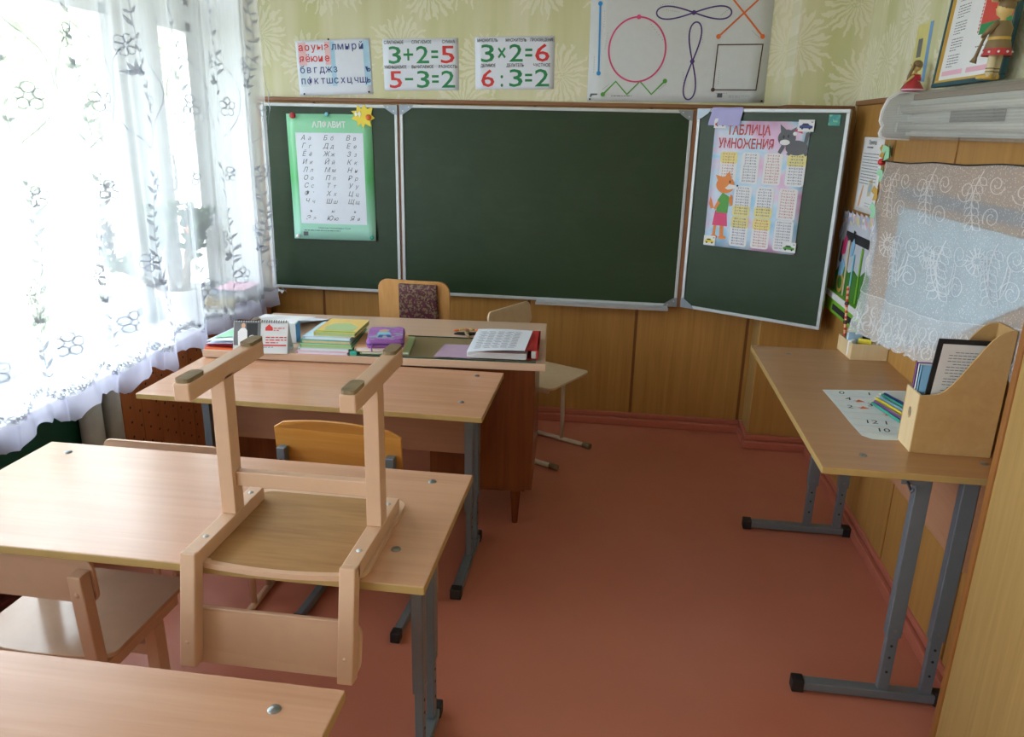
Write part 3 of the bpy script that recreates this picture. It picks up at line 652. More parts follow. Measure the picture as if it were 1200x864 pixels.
# ---------------------------------------------------------------- furniture: chairs
def rounded(x0, x1, y0, y1, r, bulge_near=0.0, n=5, corners=(1,1,1,1)):
    pts = []
    for (cx_, cy_, a, k) in ((x1, y0, -90, 0), (x1, y1, 0, 1), (x0, y1, 90, 2), (x0, y0, 180, 3)):
        rr = r*corners[k]+1e-4; ox = cx_-math.copysign(rr, cx_-(x0+x1)/2); oy = cy_-math.copysign(rr, cy_-(y0+y1)/2)
        for i in range(n+1): t = R(a+90*i/n); pts.append((ox+rr*math.cos(t), oy+rr*math.sin(t)))
    if bulge_near:
        ex = [(x0+(x1-x0)*i/10, y0-bulge_near*math.sin(math.pi*i/10)) for i in range(1, 10)]
        pts = pts+ex
    return pts
def school_chair(label, loc, rot, SH=0.40, W=0.33, back=(0.485, 0.585), post_top=0.575, lean=0.07, frame='cream_paint', ply='cream_paint', seat_mat=None, under=None,
                 tube=False, posts=(0.0,), cap='wood_pad', board_ahead=True, group=None, caps=True, seatD=0.34, board_side=0.02, name='school_chair'):
    r = thing(name, label, 'chair', loc, rot, group); s = 0.033; RD = 0.012
    seat_mat = seat_mat or ply
    sp = rounded(-W/2-0.022, W/2+0.022, -seatD/2+0.005, seatD/2, 0.035, 0.018)
    obj('seat', MB().prism(sp, SH-0.012, SH, 'z', 0) if not under else MB().add([(x, y, SH-0.012) for x, y in sp]+[(x*0.93, y*0.93, SH-0.012) for x, y in sp], [[i, (i+1) % len(sp), len(sp)+(i+1) % len(sp), len(sp)+i] for i in range(len(sp))], 0).add([(x*0.93, y*0.93, SH-0.012) for x, y in sp], [list(range(len(sp)))[::-1]], 1).add([(x, y, SH) for x, y in sp], [list(range(len(sp)))], 0).add([(x, y, SH-0.012) for x, y in sp]+[(x, y, SH) for x, y in sp], [[i, (i+1) % len(sp), len(sp)+(i+1) % len(sp), len(sp)+i] for i in range(len(sp))], 0),
        [seat_mat, under or seat_mat], r, 0.002)
    zr = SH-0.012-s/2
    for sx in (-1, 1):
        x = sx*W/2
        if tube:
            sk = obj('skid', MB().tube([(x, -0.185, RD+0.003), (x, 0.185, RD+0.003)], RD, 10), frame, r)
            for y in (-0.185, 0.185): obj('foot_cap', MB().tube([(x, y-0.022, RD+0.003), (x, y+0.022, RD+0.003)], RD+0.003, 10), cap, sk)
            for py in posts: obj('leg', MB().tube([(x, py, RD+0.006), (x, py*0.9, SH-0.012)], RD-0.001, 10), frame, r)
            obj('back_post', MB().tube([(x, -seatD/2+0.05, SH-0.024), (x, -seatD/2+0.0, SH-0.02), (x, -seatD/2-0.02, SH+0.03), (x, -seatD/2-lean, post_top)], RD-0.001, 10), frame, r)
            obj('seat_rail', MB().tube([(x, -seatD/2+0.05, SH-0.024), (x, seatD/2-0.03, SH-0.024)], RD-0.001, 10), frame, r)
        else:
            sk = obj('skid', MB().box(x-s/2, x+s/2, -0.155, 0.17, 0.008, 0.008+s+0.004), frame, r, 0.003)
            for y in (-0.12, 0.145): obj('foot_pad', MB().prism(rounded(x-s/2+0.002, x+s/2-0.002, y-0.033, y+0.033, 0.008, n=2), 0.0, 0.0095), cap, sk)
            for py in posts: obj('leg', MB().bar((x, py, 0.036), (x, py-0.005, SH-0.012-s), s, s*1.25, (0,1,0)), frame, r, 0.002)
            obj('seat_rail', MB().box(x-s/2, x+s/2, -seatD/2-0.01, seatD/2-0.055, SH-0.012-s, SH-0.0125), frame, r, 0.002)
            obj('back_post', MB().bar((x, -seatD/2-0.012, SH-0.012-s), (x, -seatD/2-lean-0.012, post_top), s, s, (0,1,0)), frame, r, 0.003)
            for y in (-seatD/2+0.045, seatD/2-0.09): obj('bolt', MB().sphere((x, y, SH-0.012-s), 0.0065, 8, sc=(1,1,0.5)), 'aluminium', r)
        bz = (back[0]+post_top)/2; yb_ = -seatD/2-0.012-lean*(bz-SH)/(post_top-SH)
        obj('bolt', MB().sphere((x, yb_-s/2, bz), 0.0075, 8, sc=(1,0.5,1)), frame, r)
    if len(posts) == 1 and not tube: obj('crossbar', MB().bar((-W/2+s/2, posts[0], SH-0.125), (W/2-s/2, posts[0], SH-0.125), 0.022, 0.034), frame, r, 0.002)
    else: obj('crossbar', MB().bar((-W/2, posts[0], SH-0.03), (W/2, posts[0], SH-0.03), 0.02), frame, r, 0.002)
    z0, z1 = back; n = 12; m = MB()
    bp_ = rounded(-W/2-board_side, W/2+board_side, z0, z1, 0.03)
    def bm(x, yy, z): return (x, -seatD/2-0.012-lean*(z-SH)/(post_top-SH)+(s/2+0.0015 if not tube else RD+0.001)+yy-0.018*(1-(x/(W/2+board_side))**2)*0.6+0.0108*(1-((W/2)/(W/2+board_side))**2), z)
    obj('backrest', MB().prism(bp_, 0, 0.010, 'y').map(bm), ply, r, 0.002)
    return r
# local -y is the chair's back; the boxes above put skids on the floor
school_chair('cream painted wooden chair turned upside down on the desk top', (0.516, -2.703, 0.735+0.40), (0, R(180), 0), 0.40, 0.332, (0.485, 0.600), 0.592, 0.045, 'cream_paint', 'cream_paint', 'cream_paint', 'bare_ply')
school_chair('cream painted chair with a glossy seat standing before the nearest desk at the left edge', (-0.128, -2.625, 0), (0, 0, R(-1)), 0.415, 0.335, (0.56, 0.685), 0.655, 0.015, 'cream_paint', 'cream_paint', 'cream_gloss', posts=(0.03,))
school_chair('cream round tube chair tucked behind the middle desk, only back top and legs showing', (-0.175, -1.955, 0), (0, 0, 0), 0.40, 0.35, (0.555, 0.668), 0.64, 0.03, 'cream_paint', 'cream_paint', tube=True, posts=(-0.05, 0.06), cap='cream_paint')
school_chair('pale tube chair with plywood seat by the back wall, right of the teacher desk', (0.835, -0.455, 0), (0, 0, R(-117)), 0.42, 0.33, (0.62, 0.735), 0.71, 0.05, 'white_tube', 'white_ply', tube=True, posts=(0.03,), cap='wood_pad')
# orange plywood chair with grey steel frame
pc = thing('school_chair', 'orange plywood chair with grey steel frame between the two window-side desks', 'chair', (0.365, -1.90, 0), (0, 0, R(-3)))
for sx in (-1, 1):
    x = sx*0.175
    sk = obj('skid', MB().box(x-0.013, x+0.013, -0.18, 0.17, 0.006, 0.034), 'gray_steel', pc, 0.003)
    for y in (-0.185, 0.17): obj('end_cap', MB().box(x-0.016, x+0.016, y-0.018, y+0.018, 0, 0.038), 'dark_cap', sk, 0.004)
    obj('leg', MB().bar((x, 0.02, 0.034), (x, 0.02, 0.375), 0.024, 0.036, (0,1,0)), 'gray_steel', pc, 0.003)
    obj('seat_rail', MB().box(x-0.012, x+0.012, -0.17, 0.15, 0.375, 0.399), 'gray_steel', pc, 0.003)
    bp2 = obj('back_post', MB().bar((x, -0.15, 0.39), (x, -0.19, 0.645), 0.024, 0.024, (0,1,0)), 'gray_steel', pc, 0.003)
    obj('post_cap', MB().box(x-0.014, x+0.014, -0.205, -0.176, 0.615, 0.655), 'gray_steel', bp2, 0.003)
    obj('bolt', MB().tube([(x, -0.199, 0.61), (x, -0.205, 0.61)], 0.009, 10), 'dark_cap', bp2)
obj('seat', MB().prism(rounded(-0.19, 0.19, -0.16, 0.18, 0.04), 0.40, 0.411), 'ply_orange', pc, 0.002)
arc = [(-0.205, 0.54)]+[(-0.205+0.41*i/12, 0.705+0.03*math.sin(math.pi*i/12)**0.8) for i in range(13)]+[(0.205, 0.54)]
arc = [(x, z+0.02-(0.012 if abs(x) > 0.204 and z > 0.6 else 0)) for x, z in arc]
obj('backrest', MB().prism(arc, 0, 0.010, 'y').map(lambda x, y, z: (x, y-0.165-0.155*(z-0.54)*0.5-0.02*(1-(x/0.205)**2)+0.0, z)), ['ply_orange'], pc, 0.002)

# teacher's chair
tc = thing('teacher_chair', 'wooden armless chair with a patterned upholstered back behind the teacher desk', 'chair', (0.203, -0.42, 0), (0, 0, R(-3)))
cv = lambda x, y, z: (x, y-0.09+0.5*(x*x)-0.10*(z-0.45), z)
def dens(poly, n=6): return [(a[0]+(b[0]-a[0])*i/n, a[1]+(b[1]-a[1])*i/n) for a, b in zip(poly, poly[1:]+poly[:1]) for i in range(n)]
def curved_sheet(x0f, x1f, z0, z1, y0, y1, nu=14, nv=8, fn=cv):
    m = MB()
    for yy in (y0, y1): m.grid(lambda u, v: fn(x0f(z0+(z1-z0)*v)*(1-u)+x1f(z0+(z1-z0)*v)*u, yy, z0+(z1-z0)*v), nu, nv)
    n = (nu+1)*(nv+1); ring = [i for i in range(nu+1)]+[(j+1)*(nu+1)-1 for j in range(1, nv+1)]+[nv*(nu+1)+i for i in range(nu-1, -1, -1)]+[j*(nu+1) for j in range(nv-1, 0, -1)]
    for a, b in zip(ring, ring[1:]+ring[:1]): m.f.append([a, b, n+b, n+a]); m.m.append(0); m.smooth.append(False)
    return m
bkp = dens(rounded(-0.19, 0.172, 0.66, 0.882, 0.05, corners=(0,1,1,0)), 1); bkp = [(x*(1+0.16*(0.882-z)), z if z > 0.7 else 0.42) for x, z in bkp]
def tri_fill(poly, y0, y1, fn, mats):
    bm = bmesh.new(); n = len(poly); 
    for a in poly: bm.verts.new((a[0], y0, a[1]))
    bm.faces.new(bm.verts[:]); bmesh.ops.triangulate(bm, faces=bm.faces[:]); bmesh.ops.subdivide_edges(bm, edges=bm.edges[:], cuts=3, use_grid_fill=True)
    g = bmesh.ops.extrude_face_region(bm, geom=bm.faces[:]); 
    for v in g['geom']:
        if isinstance(v, bmesh.types.BMVert): v.co.y = y1
    bm.verts.index_update(); m = MB(); m.add([fn(*v.co) for v in bm.verts], [[v.index for v in f.verts] for f in bm.faces]); bm.free(); return m
obj('backrest', tri_fill(bkp, 0.0, 0.014, cv, None), 'chair_ply', tc)
obj('back_cushion', curved_sheet(lambda z: -0.075-0.03*(0.868-z), lambda z: 0.118+0.02*(0.868-z), 0.46, 0.868, -0.018, 0.001, 10, 10), 'tapestry', tc, 0.006)
obj('seat', MB().prism(rounded(-0.21, 0.21, -0.17, 0.2, 0.05), 0.415, 0.432), 'chair_ply', tc, 0.004)
obj('seat_cushion', MB().prism(rounded(-0.18, 0.18, -0.085, 0.18, 0.04), 0.432, 0.455), 'tapestry', tc, 0.008)
for sx in (-1, 1):
    for y in (-0.15, 0.16): obj('leg', MB().bar((sx*0.19, y*1.1, 0), (sx*0.17, y, 0.415), 0.032, 0.032), 'chair_ply', tc, 0.003)
    obj('stretcher', MB().bar((sx*0.182, -0.15, 0.17), (sx*0.182, 0.16, 0.17), 0.02, 0.03), 'chair_ply', tc, 0.002)

# ---------------------------------------------------------------- teacher's desk
TD = thing('teacher_desk', 'brown veneered teacher desk with a pale laminate top, books and papers on it', 'desk', (0.215, -1.08, 0), (0, 0, R(3.5)))
TT = 0.745
top = [(-0.665, -0.315), (0.69, -0.315), (0.675, 0.33), (-0.62, 0.33)]
obj('tabletop', MB().prism(top, TT-0.03, TT), 'desk_laminate', TD, 0.003)
for x0, x1 in ((0.23, 0.65), (-0.64, -0.22)):
    c = obj('pedestal', MB().box(x0, x1, -0.265, 0.29, 0.185, TT-0.0305), 'mahogany', TD, 0.002)
    for k in range(3): obj('drawer', MB().box(x0+0.015, x1-0.015, 0.288, 0.304, 0.20+k*0.172, 0.36+k*0.172), 'mahogany', c, 0.002)
    obj('plinth', MB().box(x0+0.03, x1-0.03, -0.24, 0.27, 0.165, 0.186), 'mahogany', c)
    for lx in (x0+0.07, x1-0.07):
        for ly in (-0.2, 0.23): obj('leg', MB().lathe([(0, 0), (0.012, 0), (0.022, 0.165)], 12, (lx, ly, 0)), 'mahogany', TD)
obj('modesty_panel', MB().box(-0.22, 0.23, -0.10, -0.085, 0.36, TT-0.0305), 'mahogany', TD, 0.001)
tg = MB().prism([(0.184, -1.392), (0.885, -1.345), (0.865, -1.03), (0.18, -1.075)], TT+0.0002, TT+0.005, mside=1)
tag(obj('desk_glass', tg, ['desk_glass', 'glass_edge']), 'greenish glass sheet lying on the teacher desk top', 'glass sheet')

# ---------------------------------------------------------------- printed sheets
WX, WZ = (1, 0, 0), (0, 0, 1)
def sheet(name, label, cat, loc, ex, ey, wd, ht, mat='paper', bulge=0.0, curl=0.0, group=None, backmat=None, amp=0.0):
    r = thing(name, label, cat, loc, group=group, axes=(ex, ey))
    def f(x, y, z): return (x, y, z+0.0006+bulge*math.sin(math.pi*min(1, max(0, x/wd)))+curl*max(0, 0.25-y/ht)**2*8*(0.4+0.6*x/wd)+amp*(1+math.sin(x*17+y*9))*0.5)
    m = MB().grid(lambda u, v: f(u*wd, v*ht, 0), 10, 12)
    b = MB().grid(lambda u, v: f(u*wd, v*ht, -0.0005), 10, 12); m.add(b.v, [q_[::-1] for q_ in b.f])
    n = 11*13; ring = [i for i in range(11)]+[j*11+10 for j in range(1, 13)]+[12*11+i for i in range(9, -1, -1)]+[j*11 for j in range(11, 0, -1)]
    for i, j in zip(ring, ring[1:]+ring[:1]): m.f.append([i, j, n+j, n+i]); m.m.append(0); m.smooth.append(False)
    obj('paper', m, mat, r); return r, f
def put(name, mb, mats, r, f, kind=None):
    o = obj(name, mb.map(f), mats, r, recalc=False)
    for p in o.data.polygons: pass
    if kind: o['kind'] = kind
    return o

# letters card
r, f = sheet('letters_card', 'white card with red vowels and navy consonants on pink and blue, above the board', 'card', (-0.556, -0.001, 1.742), (1, 0, 0.040), WZ, 0.405, 0.272, 'paper_cool', 0.006)
m = MB(); m.poly([(0.012, 0.15), (0.19, 0.15), (0.19, 0.262), (0.012, 0.262)], 0.0006, 0); m.poly([(0.19, 0.045), (0.398, 0.045), (0.398, 0.262), (0.19, 0.262)], 0.0006, 1); m.poly([(0.012, 0.045), (0.19, 0.045), (0.19, 0.15), (0.012, 0.15)], 0.0006, 2)
for i in range(1, 4): m.poly([(0.012, 0.045+i*0.0545), (0.398, 0.045+i*0.0545), (0.398, 0.048+i*0.0545), (0.012, 0.048+i*0.0545)], 0.0008, 2)
put('letter_fields', m, ['pale_pink', 'card_blue', 'card_pale'], r, f) if False else None
plain('card_pink', '#e6b9c0', 0.5); plain('card_bluep', '#a9cfe8', 0.5); plain('card_pale', '#d3e2ef', 0.5)
put('letter_fields', m, ['card_pink', 'card_bluep', 'card_pale'], r, f, 'stuff')
m = MB()
for row, (rs_, ns) in enumerate((('аоуыэ', 'лмнрй'), ('яёюие', ''), ('', 'бвгджз'), ('', 'пфктшсхцчщ'))):
    y = 0.262-0.0545*(row+1)+0.014
    for i, ch in enumerate(rs_): text(m, ch, 0.028+0.0355*i, y, 0.05, 0.0012, 0, align='C', bold=0.012)
    for i, ch in enumerate(ns): text(m, ch, 0.028+0.0365*(i+len(rs_)), y, 0.05, 0.0012, 1, align='C', bold=0.008)
text(m, 'ъ', 0.386, 0.112, 0.046, 0.0012, 1, align='C', bold=0.008); text(m, 'ь', 0.386, 0.058, 0.046, 0.0012, 1, align='C', bold=0.008)
put('lettering', m, ['red', 'navy'], r, f, 'stuff')
# two sum cards
def sum_card(label, x, z, wd, ht, rows):
    r, f = sheet('sum_card', label, 'card', (x, -0.001, z), (1, 0, 0.02), WZ, wd, ht, 'paper_cool', 0.003, group='white sum cards above the blackboard')
    m = MB()
    for k, (caps, expr) in enumerate(rows):
        y = ht*(0.505 if k == 0 else 0.03)
        for (c, a, b) in caps: text(m, c, a*wd, y+0.100, 0.021, 0.001, 0, width=(b-a)*wd, bold=0.02)
        for (c, cx_, w_, mi) in expr: text(m, c, cx_*wd, y+0.006, 0.118, 0.001, mi, width=w_*wd, align='C', bold=0.008)
    put('lettering', m, ['ink', 'green', 'red'], r, f, 'stuff')
sum_card('white card reading 3+2=5 and 5-3=2 in green and red numerals', -0.09, 1.776, 0.398, 0.25, (
    ((('СЛАГАЕМОЕ', 0.02, 0.28), ('СЛАГАЕМОЕ', 0.39, 0.65), ('СУММА', 0.79, 0.96)), (('3', 0.16, 0.17, 1), ('+', 0.34, 0.13, 1), ('2', 0.53, 0.17, 1), ('=', 0.69, 0.09, 1), ('5', 0.86, 0.18, 2))),
    ((('УМЕНЬШАЕМОЕ', 0.01, 0.31), ('ВЫЧИТАЕМОЕ', 0.38, 0.67), ('РАЗНОСТЬ', 0.74, 0.98)), (('5', 0.16, 0.17, 2), ('−', 0.34, 0.11, 1), ('3', 0.53, 0.17, 1), ('=', 0.69, 0.09, 1), ('2', 0.86, 0.18, 1)))))
sum_card('white card reading 3×2=6 and 6:3=2, beside the large shapes poster', 0.395, 1.789, 0.405, 0.25, (
    ((('МНОЖИТЕЛЬ', 0.03, 0.29), ('МНОЖИТЕЛЬ', 0.39, 0.65), ('ПРОИЗВЕДЕНИЕ', 0.70, 0.99)), (('3', 0.16, 0.17, 1), ('×', 0.34, 0.10, 1), ('2', 0.52, 0.17, 1), ('=', 0.68, 0.09, 1), ('6', 0.85, 0.18, 2))),
    ((('ДЕЛИМОЕ', 0.07, 0.26), ('ДЕЛИТЕЛЬ', 0.40, 0.62), ('ЧАСТНОЕ', 0.74, 0.95)), (('6', 0.16, 0.17, 2), (':', 0.34, 0.035, 1), ('3', 0.52, 0.17, 1), ('=', 0.68, 0.09, 1), ('2', 0.85, 0.18, 1)))))
# shapes poster
SX, SZ = 0.972, 1.742
r, f = sheet('shapes_poster', 'large white poster of coloured outline shapes above the right half of the board', 'poster', (SX, -0.001, SZ), (1, 0, 0.008), WZ, 0.872, 0.60, 'paper_gray', 0.003)
def shape(name, mat, fn): m = MB(); fn(m); put(name, m, mat, r, f)
P = lambda x, z: (x-SX, z-SZ)
def dotrow(m, a, b, n=7):
    for i in range(n): t = i/(n-1); m.disc(a[0]+(b[0]-a[0])*t, a[1]+(b[1]-a[1])*t, 0.0016, 0.001, 0, 6)
z0 = 0.0014
shape('blue_line', 'blue', lambda m: m.stroke([P(1.018, 2.195), P(1.024, 1.875)], 0.009, z0).disc(*P(1.018, 2.195), 0.011, z0+.0003).disc(*P(1.024, 1.875), 0.011, z0+.0003))
shape('pink_circle', 'pink', lambda m: m.stroke([(1.209-SX+0.139*math.cos(k*math.pi/32), 1.985-SZ+0.149*math.sin(k*math.pi/32)) for k in range(64)], 0.008, z0, 0, True).disc(*P(1.209, 2.134), 0.011, z0+.0003))
shape('green_zigzag', 'leafgreen', lambda m: m.stroke([P(1.05, 1.775), P(1.112, 1.837), P(1.17, 1.776), P(1.232, 1.838), P(1.292, 1.777), P(1.355, 1.84)], 0.008, z0).disc(*P(1.05, 1.775), 0.011, z0+.0003).disc(*P(1.355, 1.84), 0.011, z0+.0003))
def eight(cx_, cz_, L, Wd, horiz):
    o = []
    for k in range(64):
        t = 2*math.pi*k/64; a = L*math.sin(t); b = Wd*math.sin(2*t); o.append(P(cx_+a, cz_+b) if horiz else P(cx_+b, cz_+a))
    return o
shape('lying_eight', 'violet', lambda m: m.stroke(eight(1.471, 2.152, 0.178, 0.029, True), 0.007, z0, 0, True).disc(*P(1.471, 2.152), 0.011, z0+.0003))
shape('standing_eight', 'violet', lambda m: m.stroke([(a+0.03*(b-0.18)*1.2-0.0, b) for a, b in eight(1.481, 1.932, 0.178, 0.029, False)], 0.007, z0, 0, True).disc(*P(1.481, 1.932), 0.011, z0+.0003))
shape('orange_cross', 'orange', lambda m: m.stroke([P(1.597, 2.045), P(1.83, 2.265)], 0.008, z0).stroke([P(1.806, 2.045), P(1.60, 2.265)], 0.008, z0+.0002).disc(*P(1.597, 2.045), 0.011, z0+.0003).disc(*P(1.806, 2.045), 0.011, z0+.0003))
shape('brown_square', 'brown', lambda m: m.stroke([P(1.592, 1.801), P(1.598, 2.008), P(1.811, 2.010), P(1.800, 1.801)], 0.008, z0, 0, True).disc(*P(1.592, 1.801), 0.010, z0+.0003))
m = MB()
for a, b in ((P(1.04, 2.16), P(1.04, 2.09)), (P(1.0, 1.95), P(1.0, 1.88)), (P(1.05, 1.99), P(1.06, 2.06)), (P(1.27, 2.10), P(1.33, 2.03)), (P(1.31, 2.185), P(1.37, 2.198)), (P(1.34, 2.165), P(1.40, 2.155)), (P(1.60, 2.14), P(1.64, 2.17)), (P(1.51, 2.08), P(1.525, 2.02)), (P(1.44, 1.88), P(1.45, 1.81)), (P(1.615, 1.83), P(1.615, 1.89)), (P(1.61, 1.785), P(1.66, 1.785)), (P(1.05, 1.80), P(1.08, 1.825)), (P(1.33, 1.80), P(1.36, 1.825)), (P(1.755, 2.07), P(1.79, 2.04))): dotrow(m, a, b)
m.poly([P(1.615, 1.765), P(1.64, 1.765), P(1.64, 1.785), P(1.615, 1.785)], 0.001); textlines(m, 0.70, 0.03, 0.10, 2, 0.006, 0.001, 0, 0.0012); textlines(m, 0.12, 0.025, 0.17, 1, 0.006, 0.001, 0, 0.003)
m.poly([(0.012, 0.02), (0.02, 0.02), (0.024, 0.028), (0.05, 0.03), (0.05, 0.037), (0.016, 0.037)], 0.001)
put('guide_dots', m, 'ink_gray', r, f, 'stuff')
def pin(x, z, mat, label, group, rr=0.005, y=-0.0016):
    o = obj('pushpin', MB().lathe([(rr, 0), (rr*0.9, 0.003), (rr*0.4, 0.0045), (0, 0.0045)], 10), mat); o.location = (x, y, z); o.rotation_euler = (R(90), 0, 0); tag(o, label, 'pin', group)
for x, z, l in ((-0.382, 2.022, 'black pin at the top edge of the letters card'), (-0.530, 1.752, 'black pin in the bottom left corner of the letters card'), (-0.174, 1.768, 'black pin in the bottom right corner of the letters card'),
                (0.985, 1.752, 'black pin in the lower left corner of the shapes poster'), (1.832, 1.757, 'black pin in the lower right corner of the shapes poster')): pin(x, z, 'black', l, 'black pins on the wall posters', y=-0.0085 if x == -0.382 else -0.0045)

# alphabet poster on the left wing
r, f = sheet('alphabet_poster', 'green alphabet poster with handwritten letters on the left wing of the blackboard', 'poster', (-0.612, BY-0.001, 0.99), (1, 0, 0.012), (0.028, 0, 1), 0.470, 0.660, 'alphabet_green', 0.004, 0.03)
W_, H_ = 0.470, 0.66
m = MB(); m.poly([(0.045, 0.085), (0.42, 0.085), (0.42, 0.565), (0.045, 0.565)], 0.0008); m.poly([(0.0, 0), (W_, 0), (W_, 0.055), (0, 0.055)], 0.0006)
m2 = MB()
for j in range(12):
    for i in range(8): m2.poly([(0.045+0.375*i/8, 0.085+0.48*j/12), (0.045+0.375*(i+1)/8, 0.085+0.48*j/12), (0.045+0.375*(i+1)/8, 0.085+0.48*(j+1)/12), (0.045+0.375*i/8, 0.085+0.48*(j+1)/12)], 0.0008)
put('letter_field', m2, 'paper_cool', r, f, 'stuff')
m = MB(); text(m, 'АЛФАВИТ', 0.235, 0.592, 0.042, 0.0012, 0, width=0.185, align='C', bold=0.02)
put('title', m, 'paper', r, f, 'stuff')
m = MB(); rows = ['Аа Бб Вв', 'Гг Дд Ее', 'Ёё Жж Зз', 'Ии Йй Кк', 'Лл Мм Нн', 'Оо Пп Рр', 'Сс Тт Уу', 'Фф Хх Цц', 'Чч Шш Щщ', 'ъ ы ь', 'Ээ Юю Яя']
for j, row in enumerate(rows):
    for i, pr in enumerate(row.split()):
        y = 0.527-j*0.0415-(0.008 if j > 8 else 0); x = 0.085+i*0.125
        if len(pr) == 2: text(m, pr[0], x, y, 0.036, 0.0014, 0, align='C', shear=0.35); text(m, pr[1], x+0.036, y, 0.030, 0.0014, 0, align='C', shear=0.35)
        else: text(m, pr, x+0.02, y, 0.026, 0.0014, 0, align='C', shear=0.35)
text(m, 'Образцы письменных букв', 0.235, 0.058, 0.014, 0.0012, 0, align='C'); textlines(m, 0.06, 0.046, 0.35, 1, 0.01, 0.0012, 0, 0.004); m.poly([(0.055, 0.018), (0.082, 0.018), (0.082, 0.04), (0.055, 0.04)], 0.0012)
put('lettering', m, 'ink_gray', r, f, 'stuff')
def magnet(x, z, mat, label, rr=0.0135, fn=None, y=BY-0.004):
    o = obj('magnet', MB().lathe([(rr, 0), (rr, 0.005), (rr*0.8, 0.009), (0, 0.0095)], 16), mat); o.location = (x, y, z); o.rotation_euler = (R(90), 0, 0)
    return tag(o, label, 'magnet', 'round magnets on the alphabet poster')
magnet(-0.583, 1.642, 'embl_red', 'red magnet in the top left corner of the alphabet poster', 0.016)
magnet(-0.391, 1.651, 'cyan', 'turquoise magnet at the top middle of the alphabet poster', 0.011, y=BY-0.0065)
magnet(-0.590, 1.005, 'white_plastic', 'white magnet in the bottom left corner of the alphabet poster', 0.011, y=BY-0.008)
magnet(-0.165, 1.012, 'teal', 'turquoise magnet in the bottom right corner of the alphabet poster', 0.011, y=BY-0.012)
lf = thing('maple_leaf', 'yellow paper maple leaf with a white butterfly at the alphabet poster corner', 'decoration', (-0.195, BY-0.0055, 1.642), axes=(WX, WZ))
lp = [(0.0,-0.06), (0.012,-0.035), (0.045,-0.05), (0.038,-0.02), (0.065,-0.005), (0.045,0.012), (0.055,0.05), (0.025,0.04), (0.01,0.062), (-0.008,0.04), (-0.03,0.058), (-0.034,0.03), (-0.062,0.028), (-0.045,0.008), (-0.062,-0.012), (-0.032,-0.022), (-0.028,-0.05), (-0.01,-0.032)]
obj('leaf_blade', MB().prism(lp, 0, 0.002), 'yellow', lf); bf = obj('butterfly', MB().prism([(0,0), (0.012,0.02), (0.018,0.002), (0.012,-0.014)], 0.002, 0.004).prism([(0,0), (-0.01,0.018), (-0.016,0.002), (-0.01,-0.012)], 0.002, 0.004).map(lambda x, y, z: (x-0.028, y+0.012, z)), 'white_plastic', lf); stuff(bf)
magnet(-0.163, 1.640, 'orange', 'orange red magnet holding the yellow paper leaf', 0.015, y=BY-0.008)

# multiplication table on the right wing: local axes of the wing
def wp(a, z, out=0.001): return tuple(WH+WD*a+WN*out+Vector((0,0,z)))
r, f = sheet('multiplication_poster', 'colourful multiplication table poster with cartoon fox and cat on the right wing', 'poster', wp(0.098, 1.052), tuple(WD), (WD.x*-0.022, WD.y*-0.022, 1), 0.462, 0.608, 'poster_clouds', 0.004)
m = MB(); text(m, 'ТАБЛИЦА', 0.175, 0.545, 0.062, 0.0016, 0, width=0.215, align='C', bold=0.022); text(m, 'УМНОЖЕНИЯ', 0.165, 0.482, 0.062, 0.0016, 0, width=0.275, align='C', bold=0.022)
put('title', m, 'embl_red', r, f, 'stuff')
cols = [(1, 0.045, 0.318, 'r', 'y'), (2, 0.155, 0.318, 'n', 'w'), (3, 0.265, 0.318, 'r', 'w'), (4, 0.375, 0.318, 'n', 'y'), (5, 0.135, 0.160, 'n', 'yl'), (6, 0.245, 0.160, 'n', 'yl'), (7, 0.355, 0.160, 'r', 'w'), (8, 0.135, 0.012, 'n', 'y'), (9, 0.245, 0.012, 'r', 'y'), (10, 0.355, 0.012, 'n', 'w')]
fm, tm = MB(), MB()
for (k, x, y, ink, bgc) in cols:
    w_, h_ = 0.088, 0.146
    fm.poly([(a, b) for a, b in rounded(x, x+w_, y, y+h_, 0.012, n=3)], 0.0010, 0)
    if 'y' in bgc: fm.poly(rounded(x, x+w_, (y+h_*0.62) if bgc == 'y' else y, (y+h_) if bgc == 'y' else y+h_*0.35, 0.012, n=3), 0.0014, 1)
    for j in range(1, 11): text(tm, '%d×%d=%d' % (k, j, k*j), x+w_/2, y+h_-0.0136*j-0.001, 0.0115, 0.002, 0 if ink == 'r' else 1, align='C', width=0.058+(0.008 if k*j > 9 else 0))
plain('table_yellow', '#e4d78e', 0.5); put('table_fields', fm, ['paper', 'table_yellow'], r, f, 'stuff'); put('table_numbers', tm, ['embl_red', 'navy'], r, f, 'stuff')
fx = MB()                                                             # printed cartoon fox in a green shirt and pink skirt
fx.poly([(0.04,0.05), (0.055,0.05), (0.06,0.13), (0.045,0.13)], 0.0016, 0); fx.poly([(0.08,0.05), (0.10,0.05), (0.095,0.13), (0.075,0.13)], 0.0016, 0)
fx.disc(0.05, 0.048, 0.016, 0.0018, 0, 12, 1.3, 0.6); fx.disc(0.095, 0.048, 0.016, 0.0018, 0, 12, 1.3, 0.6)
fx.poly([(0.02,0.185), (-0.0+0.008,0.21), (0.012,0.245), (0.022,0.225), (0.035,0.19)], 0.0015, 0)
fx.poly([(0.035,0.105), (0.115,0.105), (0.105,0.175), (0.045,0.18)], 0.002, 1); fx.poly([(0.05,0.17), (0.11,0.17), (0.112,0.25), (0.075,0.268), (0.052,0.23)], 0.0024, 2)
fx.poly([(0.11,0.235), (0.122,0.205), (0.132,0.21), (0.128,0.255), (0.118,0.262)], 0.0026, 0); fx.poly([(0.055,0.23), (0.035,0.19), (0.045,0.18), (0.066,0.215)], 0.0026, 0)
